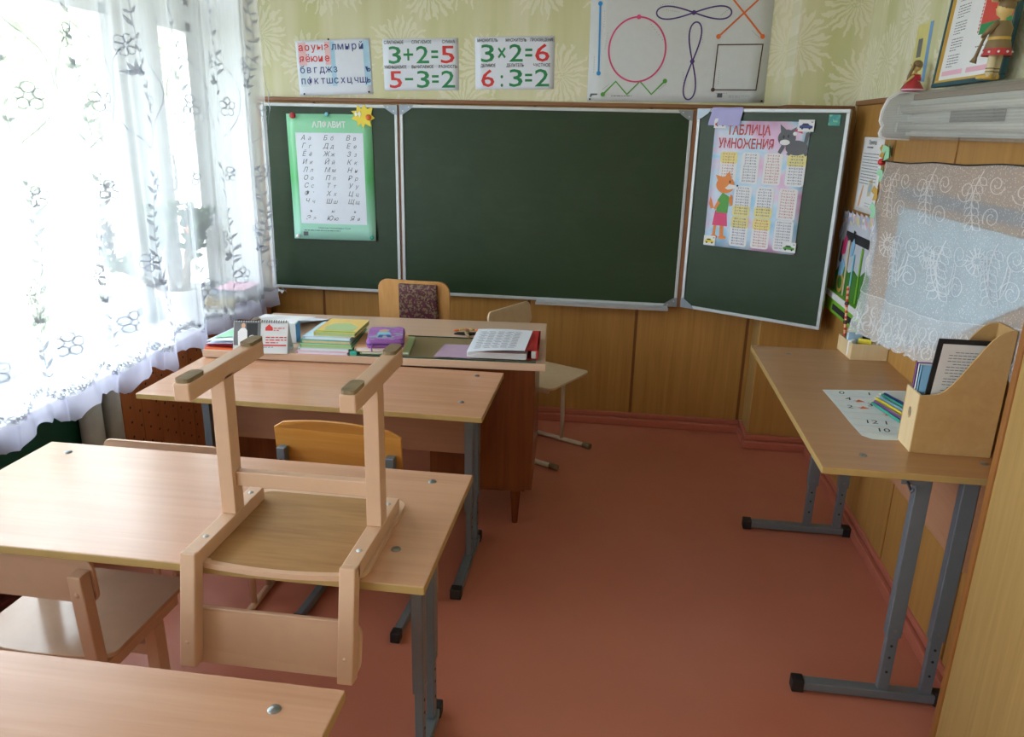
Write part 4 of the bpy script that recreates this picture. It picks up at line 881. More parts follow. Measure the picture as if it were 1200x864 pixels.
fx.disc(0.085, 0.305, 0.042, 0.0026, 0, 20, 1.15, 0.95); fx.poly([(0.048,0.318), (0.03,0.352), (0.075,0.342)], 0.0028, 0); fx.poly([(0.075,0.34), (0.10,0.372), (0.115,0.33)], 0.0028, 0)
fx.poly([(0.105,0.31), (0.148,0.305), (0.142,0.292), (0.10,0.283), (0.085,0.29)], 0.003, 3); fx.disc(0.148, 0.305, 0.005, 0.0032, 4); fx.disc(0.108, 0.322, 0.006, 0.0032, 4, 12, 0.7, 1.2)
put('printed_fox', fx, ['fox', 'hot_pink', 'leafgreen', 'paper', 'black'], r, f, 'stuff')
ct = MB()                                                             # printed grey kitten lying on a cloud
ct.disc(0.405, 0.492, 0.045, 0.0016, 0, 18, 1.15, 0.75); ct.disc(0.355, 0.535, 0.04, 0.002, 0, 20, 1.05, 0.95); ct.poly([(0.325,0.555), (0.318,0.596), (0.348,0.573)], 0.0022, 0); ct.poly([(0.37,0.57), (0.395,0.585), (0.393,0.55)], 0.0022, 0)
ct.poly([(0.435,0.515), (0.44,0.56), (0.452,0.565), (0.458,0.555), (0.447,0.505)], 0.0018, 0); ct.poly([(0.43,0.485), (0.448,0.455), (0.458,0.462), (0.45,0.495)], 0.0018, 0); ct.poly([(0.335,0.505), (0.32,0.47), (0.335,0.462), (0.352,0.495)], 0.0024, 0); ct.poly([(0.38,0.49), (0.36,0.462), (0.375,0.456), (0.40,0.48)], 0.0024, 0)
ct.disc(0.348, 0.515, 0.017, 0.0026, 1, 14, 1.4, 0.75); ct.disc(0.340, 0.54, 0.006, 0.0028, 3, 10, 0.8, 1.3); ct.disc(0.362, 0.543, 0.006, 0.0028, 3, 10, 0.8, 1.3); ct.poly([(0.385,0.568), (0.42,0.59), (0.425,0.555)], 0.0026, 2); ct.disc(0.39, 0.555, 0.009, 0.0028, 1)
put('printed_kitten', ct, ['catgray', 'paper', 'hot_pink', 'black'], r, lambda x, y, z: f(x+0.006, y, z), 'stuff')
for i, (a, z, wd, ht, body, pos) in enumerate(((0.095, 1.625, 0.062, 0.045, 'embl_red', 'top left'), (0.505, 1.617, 0.072, 0.052, 'navy', 'top right'), (0.098, 1.055, 0.062, 0.048, 'yellow', 'bottom left'), (0.500, 1.062, 0.066, 0.048, 'leafgreen', 'bottom right'))):
    c = thing('car_card', 'small %s car picture at the %s corner of the multiplication poster' % ({'embl_red': 'red and grey', 'navy': 'dark blue', 'yellow': 'yellow', 'leafgreen': 'green'}[body], pos), 'card', wp(a, z, 0.0072), axes=(tuple(WD), WZ), group='car cards on the multiplication poster')
    obj('paper', MB().box(0, wd, 0, ht, 0, 0.0008), 'paper', c)
    m = MB(); y = ht*0.28; m.poly([(wd*0.1, y), (wd*0.9, y), (wd*0.92, y+ht*0.2), (wd*0.72, y+ht*0.26), (wd*0.6, y+ht*0.42), (wd*0.3, y+ht*0.42), (wd*0.2, y+ht*0.25), (wd*0.08, y+ht*0.2)], 0.001, 0)
    m.poly([(wd*0.26, y+ht*0.24), (wd*0.64, y+ht*0.25), (wd*0.57, y+ht*0.38), (wd*0.33, y+ht*0.38)], 0.0013, 1)
    for x in (0.27, 0.73): m.disc(wd*x, y, ht*0.10, 0.0013, 1, 10)
    m.poly([(wd*0.75, ht*0.84), (wd*0.94, ht*0.84), (wd*0.86, ht*0.76)], 0.001, 1)
    stuff(obj('printed_car', m, [body, 'black'], c, recalc=False))
m = MB()
def clf(u, v):
    a = 0.076+0.155*u+0.004*math.sin(v*5); t = v*0.15
    if t < 0.035: return wp(a, 1.7195+0.0, -0.012+0.02*(t/0.035))[0:2]+(1.7215+0.001*math.sin(u*9),)
    return wp(a-0.02*(t-0.035)*3*(1-u), 1.7205-(t-0.035)*0.72, 0.0095+0.003*math.sin(u*14+v*2)*v)
m.grid(clf, 16, 14)
tag(obj('cleaning_cloth', m, 'lilac'), 'lilac cleaning cloth folded over the top edge of the right wing', 'cloth')

# ---------------------------------------------------------------- things on the teacher's desk
def flat_sheet(name, label, cat, pts, z, mat, th=0.0012, group=None, lift=None):
    c = Vector((sum(p[0] for p in pts)/len(pts), sum(p[1] for p in pts)/len(pts)))
    m = MB().prism([(p[0]-c.x, p[1]-c.y) for p in pts], 0, th)
    o = obj(name, m, mat); o.location = (c.x, c.y, z); return tag(o, label, cat, group)
def bent_sheet(name, label, cat, quad, z, mat, fz, nu=10, nv=10, th=0.0008, group=None):     # quad: near-left, near-right, far-right, far-left
    q0 = [Vector(p) for p in quad]; c = sum(q0, Vector((0, 0)))/4
    def g(dz): return lambda u, v: (*((q0[0]*(1-u)+q0[1]*u)*(1-v)+(q0[3]*(1-u)+q0[2]*u)*v-c), fz(u, v)+dz)
    m = MB().grid(g(th), nu, nv); b = MB().grid(g(0), nu, nv); m.add(b.v, [f_[::-1] for f_ in b.f])
    o = obj(name, m, mat); o.location = (c.x, c.y, z); return tag(o, label, cat, group)
TZ0 = TT
flat_sheet('lilac_sheet', 'lilac printed sheet lying under the desk glass beside the white papers', 'paper', [(0.47, -1.345), (0.64, -1.335), (0.625, -1.14), (0.475, -1.155)], TT+0.00005, 'lilac_paper', 0.0001) if False else None
plain('lilac_paper', '#b79ab4', 0.6)
flat_sheet('lilac_sheet', 'lilac printed sheet lying on the desk glass beside the white papers', 'paper', [(0.485, -1.358), (0.66, -1.345), (0.64, -1.16), (0.49, -1.172)], TT+0.0052, 'lilac_paper', 0.0004)
# folder with papers
pf_ = thing('red_folder', 'red plastic folder at the right end of the teacher desk, under white papers', 'folder', (0.755, -1.17, TT+0.0054), (0, 0, R(4)))
obj('cover', MB().box(-0.125, 0.125, -0.155, 0.155, 0, 0.0018).box(0.118, 0.125, -0.155, 0.155, 0, 0.035).box(-0.08, 0.125, -0.15, 0.155, 0.033, 0.035), 'red_folder', pf_, 0.001)
obj('clear_edge', MB().box(0.098, 0.118, -0.153, 0.15, 0.0022, 0.032), 'paper_gray', pf_, 0.004)
pw = thing('paper_stack', 'thick stack of white paper inside the red folder on the teacher desk', 'paper stack', (0.735, -1.175, TT+0.0075), (0, 0, R(3)))
m = MB()
for i in range(9): a = 0.004*math.sin(i*2.1); m.box(-0.125+a, 0.10+a, -0.165+a, 0.14, i*0.0027, i*0.0027+0.0022)
stuff(obj('sheets', m, 'paper', pw))
bent_sheet('red_sheet', 'red plastic sheet between the white papers on the teacher desk', 'folder', [(0.655, -1.365), (0.865, -1.315), (0.845, -1.06), (0.64, -1.09)], TT+0.0415, 'red_folder', lambda u, v: 0.002+0.004*math.sin(u*3))
bent_sheet('printed_page', 'white printed page lying on top of the red folder', 'paper', [(0.628, -1.415), (0.843, -1.365), (0.84, -1.06), (0.618, -1.11)], TT+0.047, 'paper_cool', lambda u, v: 0.002+0.006*math.sin(u*2.6+v)+0.006*v)
m = MB()
for i in range(13):
    for k in range(5):
        u0 = 0.1+0.15*k+0.02*math.sin(i*3+k); v = 0.12+i*0.06; Q = lambda u, v: ((0.628*(1-u)+0.843*u)*(1-v)+(0.618*(1-u)+0.84*u)*v, (-1.415*(1-u)-1.365*u)*(1-v)+(-1.11*(1-u)-1.06*u)*v, TT+0.047+0.0014+0.002+0.006*math.sin(u*2.6+v)+0.006*v)
        m.add([Q(u0, v), Q(u0+0.11, v), Q(u0+0.11, v+0.014), Q(u0, v+0.014)], [(0,1,2,3)])
pl = stuff(obj('print_lines', m, 'ink_gray', recalc=False)); pg = [o for o in bpy.data.objects if o.name == 'printed_page'][0]; pl.parent = pg; pl.location = -pg.location
# flower-like clip
fl = thing('flower_ornament', 'small dark ornament with orange petals lying behind the desk glass', 'ornament', (0.545, -0.985, TT), (0, 0, 0.2))
obj('stalk', MB().tube([(0.01, -0.075, 0.006), (0.0, -0.02, 0.008), (0, 0.01, 0.012)], [0.006, 0.008, 0.011], 8), 'straw_dark', fl)
for k, (x, y) in enumerate(((-0.045, 0.02), (-0.022, 0.035), (0.0, 0.03), (0.024, 0.036), (0.048, 0.02))):
    obj('petal', MB().sphere((x, y, 0.014), 0.0105, 10, sc=(1.2, 0.9, 0.5)), 'gold' if k % 2 else 'orange', fl); 
obj('wing', MB().prism([(-0.055,0.0), (0,-0.02), (0.055,0.0), (0.04,0.02), (-0.04,0.02)], 0, 0.006), 'black', fl)
# pencil case on books
g2 = 'books under the purple pencil case'
book('book', 'thin green book under the orange book and the purple pencil case', (0.275, -1.25, TT+0.0054), R(9), 0.19, 0.235, 0.010, 'cover_green', g2)
book('book', 'orange covered book directly under the purple pencil case', (0.255, -1.265, TT+0.0156), R(8), 0.185, 0.215, 0.018, 'peach', g2)
pcs = thing('pencil_case', 'purple zipped pencil case with a printed girl on top of the orange book', 'pencil case', (0.278, -1.29, TT+0.0338), (0, 0, R(14)))
obj('body', MB().prism(rounded(-0.072, 0.072, -0.10, 0.10, 0.02), 0, 0.036), 'purple', pcs, 0.008); obj('zip', MB().prism(rounded(-0.0735, 0.0735, -0.1015, 0.1015, 0.02), 0.014, 0.021), 'violet', pcs, 0.001)
obj('picture_lid', MB().prism(rounded(-0.066, 0.066, -0.094, 0.094, 0.018), 0.0355, 0.038), 'pencil_case_print', pcs)
m = MB(); m.disc(-0.01, 0.03, 0.02, 0.0385, 0, 14); m.poly([(-0.03, 0.012), (0.012, 0.012), (0.022, -0.03), (-0.035, -0.03)], 0.0385, 1); m.poly([(-0.025, -0.03), (-0.01, -0.03), (-0.012, -0.07), (-0.03, -0.07)], 0.0385, 2); m.poly([(0.0, -0.03), (0.015, -0.03), (0.025, -0.068), (0.008, -0.07)], 0.0385, 2)
stuff(obj('printed_girl', m, ['flesh', 'cyan', 'navy'], pcs, recalc=False)); obj('puller', MB().tube([(-0.05, -0.102, 0.018), (-0.052, -0.112, 0.012), (-0.05, -0.114, -0.008)], 0.003, 6), 'purple', pcs)
# book stack
g3 = 'books stacked on the left half of the teacher desk'
z = TT+0.0002
for nm, lab, wx, wy, th, cv, rz, dx, dy, pgs in (('notebook', 'lowest pale pink notebook pile of the left book stack on the teacher desk', 0.205, 0.26, 0.012, 'pale_pink', 3, 0.045, -1.275, 'paper_cool'), ('notebook', 'second pale notebook from the bottom of the left book stack', 0.20, 0.255, 0.012, 'paper_gray', 4, 0.048, -1.272, 'paper_cool'),
        ('book', 'green edged book in the middle of the left book stack', 0.205, 0.25, 0.016, 'mint', 5, 0.055, -1.272, 'cover_green'), ('book', 'brown paged book with a teal cover in the left book stack', 0.20, 0.25, 0.014, 'teal', 3, 0.058, -1.268, 'holder_ply_front'), ('book', 'white book under the top book of the left book stack', 0.19, 0.24, 0.012, 'lightblue', 2, 0.062, -1.265, 'paper')):
    book(nm, lab, (dx, dy, z), R(rz), wx, wy, th, cv, g3, pgs); z += th+0.0002
tb = book('book', 'yellow and green children\'s book on top of the left book stack', (0.088, -1.26, z), R(3), 0.165, 0.22, 0.016, 'cover_yellow', g3, 'lime_pale' if 'lime_pale' in MATS else 'cover_green')
m = MB(); m.poly([(-0.05, -0.08), (0.06, -0.08), (0.07, -0.02), (0.02, 0.04), (-0.04, 0.03), (-0.06, -0.02)], 0.0164, 0); m.poly([(-0.08, -0.105), (0.08, -0.105), (0.08, -0.09), (-0.08, -0.09)], 0.0164, 1); obj('cover_picture', m, ['cover_green', 'lime'], tb, recalc=False); m.v
bpk = thing('teal_folder', 'teal green plastic folder under the left book stack, its edge showing on the right', 'folder', (0.165, -1.28, TT+0.0003), (0, 0, R(5)))
obj('cover', MB().box(-0.014, 0.014, -0.115, 0.12, 0, 0.018), 'teal', bpk, 0.003)
# desk calendar
dc = thing('desk_calendar', 'grey tent-shaped desk calendar with a red house mark on the teacher desk', 'calendar', (-0.195, -1.39, TT), (0, 0, R(10)))
def tent(y0, z0, y1, z1): return lambda x, y, z: (x, y0+(y1-y0)*(y/0.12)-z*0.9, z0+(z1-z0)*(y/0.12)+z*0.3)
tf = tent(-0.05, 0.001, -0.002, 0.118)
obj('front_leaf', MB().box(-0.105, 0.105, 0, 0.12, -0.001, 0.0).map(tf), 'paper_gray', dc); tb2 = tent(0.05, 0.001, 0.002, 0.118)
obj('back_leaf', MB().box(-0.105, 0.105, 0, 0.12, -0.001, 0.0).map(lambda x, y, z: tent(0.05, 0.001, 0.002, 0.118)(x, y, 0)[:1]+(0.05-0.048*y/0.12+z, 0.001+0.117*y/0.12)), 'paper_gray', dc)
obj('base', MB().box(-0.105, 0.105, -0.049, 0.049, 0, 0.001), 'paper_gray', dc)
m = MB(); m.poly([(-0.103, 0.03), (-0.0, 0.03), (-0.0, 0.116), (-0.103, 0.116)], 0.0008, 0); m.poly([(-0.055, 0.04), (-0.012, 0.04), (-0.012, 0.112), (-0.055, 0.112)], 0.0012, 1); m.poly([(-0.085, 0.03), (-0.05, 0.03), (-0.052, 0.085), (-0.06, 0.094), (-0.075, 0.094), (-0.088, 0.08)], 0.0016, 2); m.disc(-0.067, 0.103, 0.009, 0.0018, 3, 12, 0.85, 1.1)
m.stroke([(-0.032+0.014*math.cos(k*math.pi/8), 0.052+0.014*math.sin(k*math.pi/8)) for k in range(16)], 0.004, 0.0018, 2, True)
stuff(obj('printed_photo', m.map(tf), ['grayc', 'black', 'paper', 'flesh'], dc, recalc=False))
m = MB(); m.poly([(0.018, 0.085), (0.046, 0.085), (0.046, 0.097), (0.032, 0.109), (0.018, 0.097)], 0.0012, 0); textlines(m, 0.05, 0.093, 0.045, 2, 0.008, 0.0012, 0, 0.003); textlines(m, 0.02, 0.058, 0.08, 3, 0.010, 0.0012, 0, 0.004); m.poly([(-0.02, 0.028), (0.1, 0.028), (0.1, 0.033), (-0.02, 0.033)], 0.0012, 0); textlines(m, -0.01, 0.022, 0.10, 1, 0.006, 0.0012, 1, 0.0025)
stuff(obj('house_mark', m.map(tf), ['red', 'ink_gray'], dc, recalc=False))
m = MB()
for i in range(22): m.tube([(-0.098+i*0.0093, -0.006, 0.112), (-0.098+i*0.0093, -0.003, 0.1215), (-0.098+i*0.0093, 0.003, 0.1215), (-0.098+i*0.0093, 0.006, 0.112)], 0.0011, 4)
stuff(obj('wire_comb', m, 'dark_cap', dc))
# left heap: folders and sheets
flat_sheet('orange_folder', 'orange paper folder at the left end of the teacher desk, lowest of the pile', 'folder', [(-0.425, -1.425), (-0.25, -1.415), (-0.21, -1.14), (-0.425, -1.15)], TT+0.0002, 'orange_folder', 0.006)
bent_sheet('red_folder', 'thin crimson folder between white sheets at the left end of the teacher desk', 'folder', [(-0.43, -1.41), (-0.305, -1.415), (-0.27, -1.18), (-0.42, -1.18)], TT+0.0066, 'crimson', lambda u, v: 0.003+0.006*u, th=0.004)
bent_sheet('white_sheet', 'white sheet on the crimson folder, below the teal sheet', 'paper', [(-0.428, -1.405), (-0.315, -1.405), (-0.28, -1.19), (-0.418, -1.19)], TT+0.0108, 'paper_cool', lambda u, v: 0.006+0.007*u, th=0.012)
bent_sheet('teal_sheet', 'pale teal sheet with dark edge on top of the left paper pile', 'paper', [(-0.41, -1.37), (-0.29, -1.34), (-0.275, -1.17), (-0.405, -1.18)], TT+0.0235, 'mint', lambda u, v: 0.008+0.008*u, th=0.001)
bent_sheet('white_sheet', 'white sheet with an upturned corner behind the desk calendar', 'paper', [(-0.40, -1.165), (-0.19, -1.165), (-0.15, -0.95), (-0.39, -0.95)], TT+0.02, 'paper', lambda u, v: 0.012+0.035*math.exp(-((u-0.35)/0.18)**2)*(1-v)+0.02*u*(1-v))
bent_sheet('white_sheet', 'large white sheet curling upward at the far left corner of the teacher desk', 'paper', [(-0.38, -1.05), (-0.20, -1.07), (-0.115, -0.87), (-0.37, -0.85)], TT+0.002, 'paper_cool', lambda u, v: 0.002+0.022*(1-v)*u+0.01*(1-u)*(1-v))
bk2 = thing('card_box', 'white and blue small box standing right behind the desk calendar', 'box', (-0.155, -1.25, TT), (0, 0, R(8)))
obj('body', MB().box(-0.045, 0.045, -0.03, 0.03, 0.0005, 0.085), 'paper', bk2, 0.002); obj('blue_side', MB().box(0.0445, 0.0465, -0.03, 0.03, 0.004, 0.08), 'blue', bk2)

# ---------------------------------------------------------------- things on the right-hand desk
DZ = 0.777
ws = thing('worksheet', 'printed worksheet with handwritten numbers lying on the right-hand desk', 'worksheet', (2.035, -1.76, DZ), (0, 0, 0))
wpts = [(-0.145, 0.205), (-0.139, 0.05), (-0.137, -0.10), (-0.132, -0.205), (-0.11, -0.228), (-0.08, -0.23), (0.14, -0.20), (0.14, 0.25)]
plain('worksheet_paper', '#d6dfe0', 0.8); obj('paper', MB().prism(wpts, 0.0003, 0.001), 'worksheet_paper', ws)
m = MB()
for s_, x, y in (('0', -0.09, 0.17), ('1', 0.0, 0.175), ('4', -0.085, 0.11), ('4', 0.055, 0.16), ('12', -0.07, -0.10), ('10', -0.055, -0.165), ('1', -0.03, -0.10), ('2', -0.10, 0.03), ('3', -0.03, 0.06)): text(m, s_, x, y, 0.042, 0.0014, 0, align='C', shear=0.2)
for j in range(7): m.poly([(-0.13, 0.155-j*0.055), (0.12, 0.155-j*0.055), (0.12, 0.157-j*0.055), (-0.13, 0.157-j*0.055)], 0.0012, 1); textlines(m, -0.125, 0.143-j*0.055, 0.2, 1, 0.01, 0.0012, 2, 0.002)
for x, y in ((-0.055, 0.105), (-0.06, 0.04), (0.0, -0.01)): m.disc(x, y, 0.014, 0.0013, 2, 8, 1.2, 0.7); m.poly([(x-.012, y-.012), (x+.02, y-.006), (x+.004, y+.016)], 0.0016, 3)
stuff(obj('handwriting', m, ['ink', 'skyblue', 'pale_pink', 'orange'], ws, recalc=False))
gp = 'colouring pencils on the worksheet'
for i, (c_, nm_, x0, y0, x1, y1, zz) in enumerate((('teal', 'teal', 2.012, -1.66, 2.05, -1.84, 0), ('purple', 'purple', 2.024, -1.645, 2.062, -1.825, 0), ('yellow', 'yellow', 2.038, -1.615, 2.084, -1.785, 0), ('skyblue', 'light blue', 2.052, -1.60, 2.10, -1.77, 0), ('teal', 'second teal', 2.068, -1.57, 2.118, -1.74, 0), ('navy', 'navy', 2.081, -1.555, 2.133, -1.725, 0))):
    a, b = Vector((x0, y0, DZ+0.0058)), Vector((x1, y1, DZ+0.0058)); d = (b-a).normalized()
    p_ = thing('colouring_pencil', '%s colouring pencil on the worksheet, %s of the row of six' % (nm_, ('first from the left', 'second from the left', 'third from the left', 'fourth from the left', 'fifth from the left', 'last')[i]), 'pencil', (0, 0, 0), group=gp)
    obj('barrel', MB().tube([a+d*0.018, b], 0.0046, 6), c_, p_); obj('tip', MB().tube([a+d*0.018, a+d*0.004], [0.0046, 0.0014], 6), 'sand', p_); obj('lead', MB().tube([a+d*0.004, a], [0.0014, 0.0004], 5), c_, p_)
# magazine holder: cut-away plywood box
mh = thing('magazine_holder', 'plywood magazine holder with a curved cut-away side on the right-hand desk', 'magazine holder', (2.0, -2.07, DZ))
side = [(0, 0), (0.208, 0), (0.208, 0.357), (0.19, 0.355)]+[(0.19-0.155*t, 0.355-0.185*(3*t*t-2*t*t*t)) for t in [i/12 for i in range(1, 13)]]+[(0.0, 0.166)]
obj('side_panel', MB().prism(side, 0, 0.006, 'y'), 'holder_ply', mh, 0.001); obj('side_panel', MB().prism(side, 0.096, 0.102, 'y'), 'holder_ply', mh, 0.001)
ringo = [(0.051+0.011*math.cos(k*math.pi/8), 0.10+0.017*math.sin(k*math.pi/8)) for k in range(16)]; sq = [(0.096, 0.10+0.0), (0.096, 0.166), (0.051, 0.166), (0.006, 0.166), (0.006, 0.10), (0.006, 0), (0.051, 0), (0.096, 0)]
m = MB(); bmx = bmesh.new()
ov = [bmx.verts.new((0, y, z_)) for y, z_ in ((0.006, 0), (0.096, 0), (0.096, 0.166), (0.006, 0.166))]; iv = [bmx.verts.new((0, y, z_)) for y, z_ in ringo]
es = [bmx.edges.new((ov[i], ov[(i+1) % 4])) for i in range(4)]+[bmx.edges.new((iv[i], iv[(i+1) % 16])) for i in range(16)]
bmesh.ops.triangle_fill(bmx, use_beauty=True, edges=es); g_ = bmesh.ops.extrude_face_region(bmx, geom=bmx.faces[:])
for v_ in g_['geom']:
    if isinstance(v_, bmesh.types.BMVert): v_.co.x = 0.006
bmx.verts.index_update(); m.add([tuple(v.co) for v in bmx.verts], [[v.index for v in f_.verts] for f_ in bmx.faces]); bmx.free()
obj('front_panel', m, 'holder_ply_front', mh); obj('back_panel', MB().box(0.202, 0.208, 0.006, 0.096, 0.006, 0.357), 'holder_ply', mh); obj('base', MB().box(0.0061, 0.202, 0.006, 0.096, 0, 0.006), 'holder_ply', mh)
fr_ = thing('framed_page', 'black edged plastic pocket with a printed page standing in the magazine holder', 'folder', (2.012, -2.045, DZ+0.0065), (R(-2), 0, 0))
sk_ = lambda x, y, z: (x+0.022*z/0.31, y, z)
obj('pocket', MB().box(0, 0.168, 0.0, 0.004, 0, 0.312).map(sk_), 'dark_cap', fr_, 0.001); obj('page', MB().box(0.014, 0.168, -0.0008, 0, 0.01, 0.298).map(sk_), 'paper_back', fr_)
m = MB()
for i in range(16):
    l = 0.10 if i not in (0, 5, 10) else 0.06; 
    c = 0.035 if i % 4 else 0.05
    while c < 0.035+l+0.015: m.add([sk_(c, -0.0012, 0.275-i*0.0082), sk_(c+0.010, -0.0012, 0.275-i*0.0082), sk_(c+0.010, -0.0012, 0.2768-i*0.0082), sk_(c, -0.0012, 0.2768-i*0.0082)], [(0,1,2,3)]); c += 0.0118
stuff(obj('print_lines', m, 'ink_gray', fr_, recalc=False))
for i, (c_, lab) in enumerate((('purple', 'purple notebook standing in the magazine holder behind the black pocket'), ('paper', 'white notebook beside the purple one in the magazine holder'), ('skyblue', 'light blue notebook nearest the black pocket in the magazine holder'))):
    nb = thing('notebook', lab, 'notebook', (2.008, -1.988-0.016*i, DZ+0.0065), group='notebooks in the magazine holder')
    obj('pages', MB().box(0.002, 0.158, -0.0035, 0.0035, 0.002, 0.226), 'paper', nb); obj('cover', MB().box(0, 0.16, -0.0055, -0.0036, 0, 0.23).box(0, 0.16, 0.0036, 0.0055, 0, 0.23).box(0, 0.0019, -0.0055, 0.0055, 0, 0.23), c_, nb)
# small wooden box at the far end with odds and ends
wx_ = thing('wooden_tray', 'small open plywood box at the far end of the right-hand desk', 'box', (2.088, -1.15, DZ), (0, 0, R(3)))
bw, bd, bh = 0.138, 0.16, 0.062
obj('base', MB().box(0, bw, 0, bd, 0.0003, 0.005), 'holder_ply_front', wx_)
for n_, b_ in (('side_panel', (0, bw, 0, 0.005)), ('side_panel', (0, bw, bd-0.005, bd)), ('side_panel', (0, 0.005, 0.005, bd-0.005)), ('side_panel', (bw-0.005, bw, 0.005, bd-0.005))): obj(n_, MB().box(b_[0], b_[1], b_[2], b_[3], 0.005, bh), 'holder_ply_front', wx_, 0.001)
sw = thing('striped_straw', 'pink striped straw with two dark beads leaning out of the wooden box', 'straw', (2.095, -1.015, DZ+0.0055))
A_, B_ = Vector((0.003, 0.0, 0.004)), Vector((0.003, 0.065, 0.245))
obj('tube', MB().tube([A_, B_], 0.005, 10), 'peach', sw)
for k in range(11):
    t0 = k/11+0.02; obj('stripe', MB().tube([A_+(B_-A_)*t0, A_+(B_-A_)*(t0+0.04)], 0.0054, 10), 'pink_stripe' if 'pink_stripe' in MATS else 'flagred', sw)
for t0 in (0.42, 0.72): obj('bead', MB().sphere(tuple(A_+(B_-A_)*t0), 0.0095, 10), 'brown', sw)
for i, (x, y, rz, c_, lab, sz_) in enumerate(((2.115, -1.07, 0.3, 'lightblue', 'light blue folded card in the wooden box', (0.06, 0.012, 0.085)), (2.15, -1.095, -0.4, 'yellow', 'yellow small card in the wooden box', (0.05, 0.008, 0.066)), (2.165, -1.06, 0.5, 'black', 'black glue stick cap in the wooden box', (0.022, 0.022, 0.07)), (2.10, -1.10, 0.9, 'paper', 'white eraser block in the wooden box', (0.04, 0.016, 0.062)))):
    o = obj('small_item', MB().box(-sz_[0]/2, sz_[0]/2, -sz_[1]/2, sz_[1]/2, 0, sz_[2]), c_, None, 0.003); o.name = ('folded_card', 'paper_card', 'glue_stick', 'eraser')[i]; o.location = (x, y, DZ+0.0055); o.rotation_euler = (0, 0, rz); tag(o, lab, ('card', 'card', 'glue stick', 'eraser')[i])

# ---------------------------------------------------------------- right wall
XW = XR-0.012
RX = (0, -1, 0)
r, f = sheet('instruction_sheet', 'narrow white printed instruction sheet on the right wall beside the blackboard', 'notice', (XW-0.0008, -0.415, 1.285), RX, (0, 0.0, 1), 0.285, 0.315, 'paper', 0.002)
r.matrix_world = Matrix(((0, 0, -1, XW-0.0008), (-1, 0.10, 0, -0.415), (0.02, 1, 0, 1.28), (0, 0, 0, 1))) if False else r.matrix_world
m = MB(); text(m, 'Памятка', 0.14, 0.285, 0.026, 0.0012, 0, align='C', bold=0.01); textlines(m, 0.07, 0.270, 0.14, 1, 0.01, 0.0012, 0, 0.006); textlines(m, 0.03, 0.245, 0.22, 11, 0.0125, 0.0012, 0, 0.003); textlines(m, 0.15, 0.04, 0.09, 2, 0.012, 0.0012, 0, 0.002)
m2 = MB(); m2.poly([(0.17, 0.07), (0.21, 0.075), (0.225, 0.11), (0.215, 0.145), (0.18, 0.14), (0.165, 0.105)], 0.0012, 0); m2.poly([(0.18, 0.085), (0.205, 0.09), (0.21, 0.125), (0.185, 0.12)], 0.0015, 1); m2.poly([(0.05, 0.02), (0.075, 0.02), (0.10, 0.09), (0.105, 0.115), (0.09, 0.11), (0.06, 0.055)], 0.0012, 2)
m.v = m.v; put('lettering', m, 'ink_gray', r, f, 'stuff'); put('pictures', m2, ['sand', 'skyblue', 'peach'], r, f, 'stuff')
def bfly(y, z, c_, nm_, lab, a=0.0, s=1.0):
    b = thing('paper_butterfly', lab, 'butterfly', (XW-0.0005, y, z), axes=((0, -math.cos(a), math.sin(a)), (0, math.sin(a), math.cos(a))), group='paper butterflies on the right wall')
    for sx in (-1, 1): obj('wing', MB().prism([(0, 0.012*s), (sx*0.03*s, 0.034*s), (sx*0.038*s, 0.01*s), (sx*0.022*s, -0.002*s), (sx*0.028*s, -0.026*s), (sx*0.008*s, -0.024*s), (0, -0.012*s)], 0, 0.0012).map(lambda x, y_, z_: (x, y_, z_+0.004+abs(x)*0.5)), c_, b)
    obj('body', MB().tube([(0, -0.02*s, 0.004), (0, 0.018*s, 0.004)], 0.0022, 6), c_, b)
bfly(-0.80, 1.548, 'mint', 'mint', 'mint paper butterfly above the corner of the lace cloth', 0.3, 1.1)
bfly(-0.742, 1.535, 'gold', 'orange', 'orange paper butterfly beside the red bead at the lace corner', -0.5, 0.9)
bfly(-0.768, 1.455, 'mint', 'mint', 'mint paper butterfly left of the lace, below the red bead', 0.2, 0.95)
bfly(-0.742, 1.375, 'gold', 'orange', 'orange paper butterfly at half height along the lace edge', 0.0, 1.0)
bfly(-0.752, 1.30, 'mint', 'mint', 'lowest mint paper butterfly along the lace edge', -0.2, 1.1)
o = obj('red_bead', MB().sphere((0, 0, 0), 0.014, 12), 'red'); o.location = (XW-0.0135, -0.735, 1.505); tag(o, 'red round bead at the end of the lace cloth cord', 'bead')
# wall pocket with appliqué animals
wk = thing('wall_pocket', 'handmade cloth wall pocket with donkey applique hanging between board and lace', 'wall pocket', (XW-0.001, -0.30, 0.83), axes=(RX, (0, -0.02, 1)))
plain('felt_gray', '#c5c8d4', 0.95); plain('felt_green', '#3f7a28', 0.95); plain('felt_black', '#26262a', 0.95)
obj('backing', MB().box(0, 0.50, 0.0, 0.42, 0, 0.006), 'felt_gray', wk, 0.002)
m = MB().grid(lambda u, v: (0.50*u, 0.39+0.055*v+0.008*math.sin(u*45)*v, 0.008+0.010*abs(math.sin(u*24))*v), 60, 4); obj('frill', m, 'ruffle_print', wk)
obj('name_band', MB().box(0.09, 0.46, 0.315, 0.355, 0.006, 0.009), 'felt_black', wk, 0.001)
obj('meadow', MB().prism([(0, 0.05), (0.5, 0.05), (0.5, 0.21), (0.44, 0.225), (0.36, 0.18), (0.28, 0.20), (0.2, 0.175), (0.08, 0.21), (0, 0.15)], 0.006, 0.008), 'felt_green', wk)
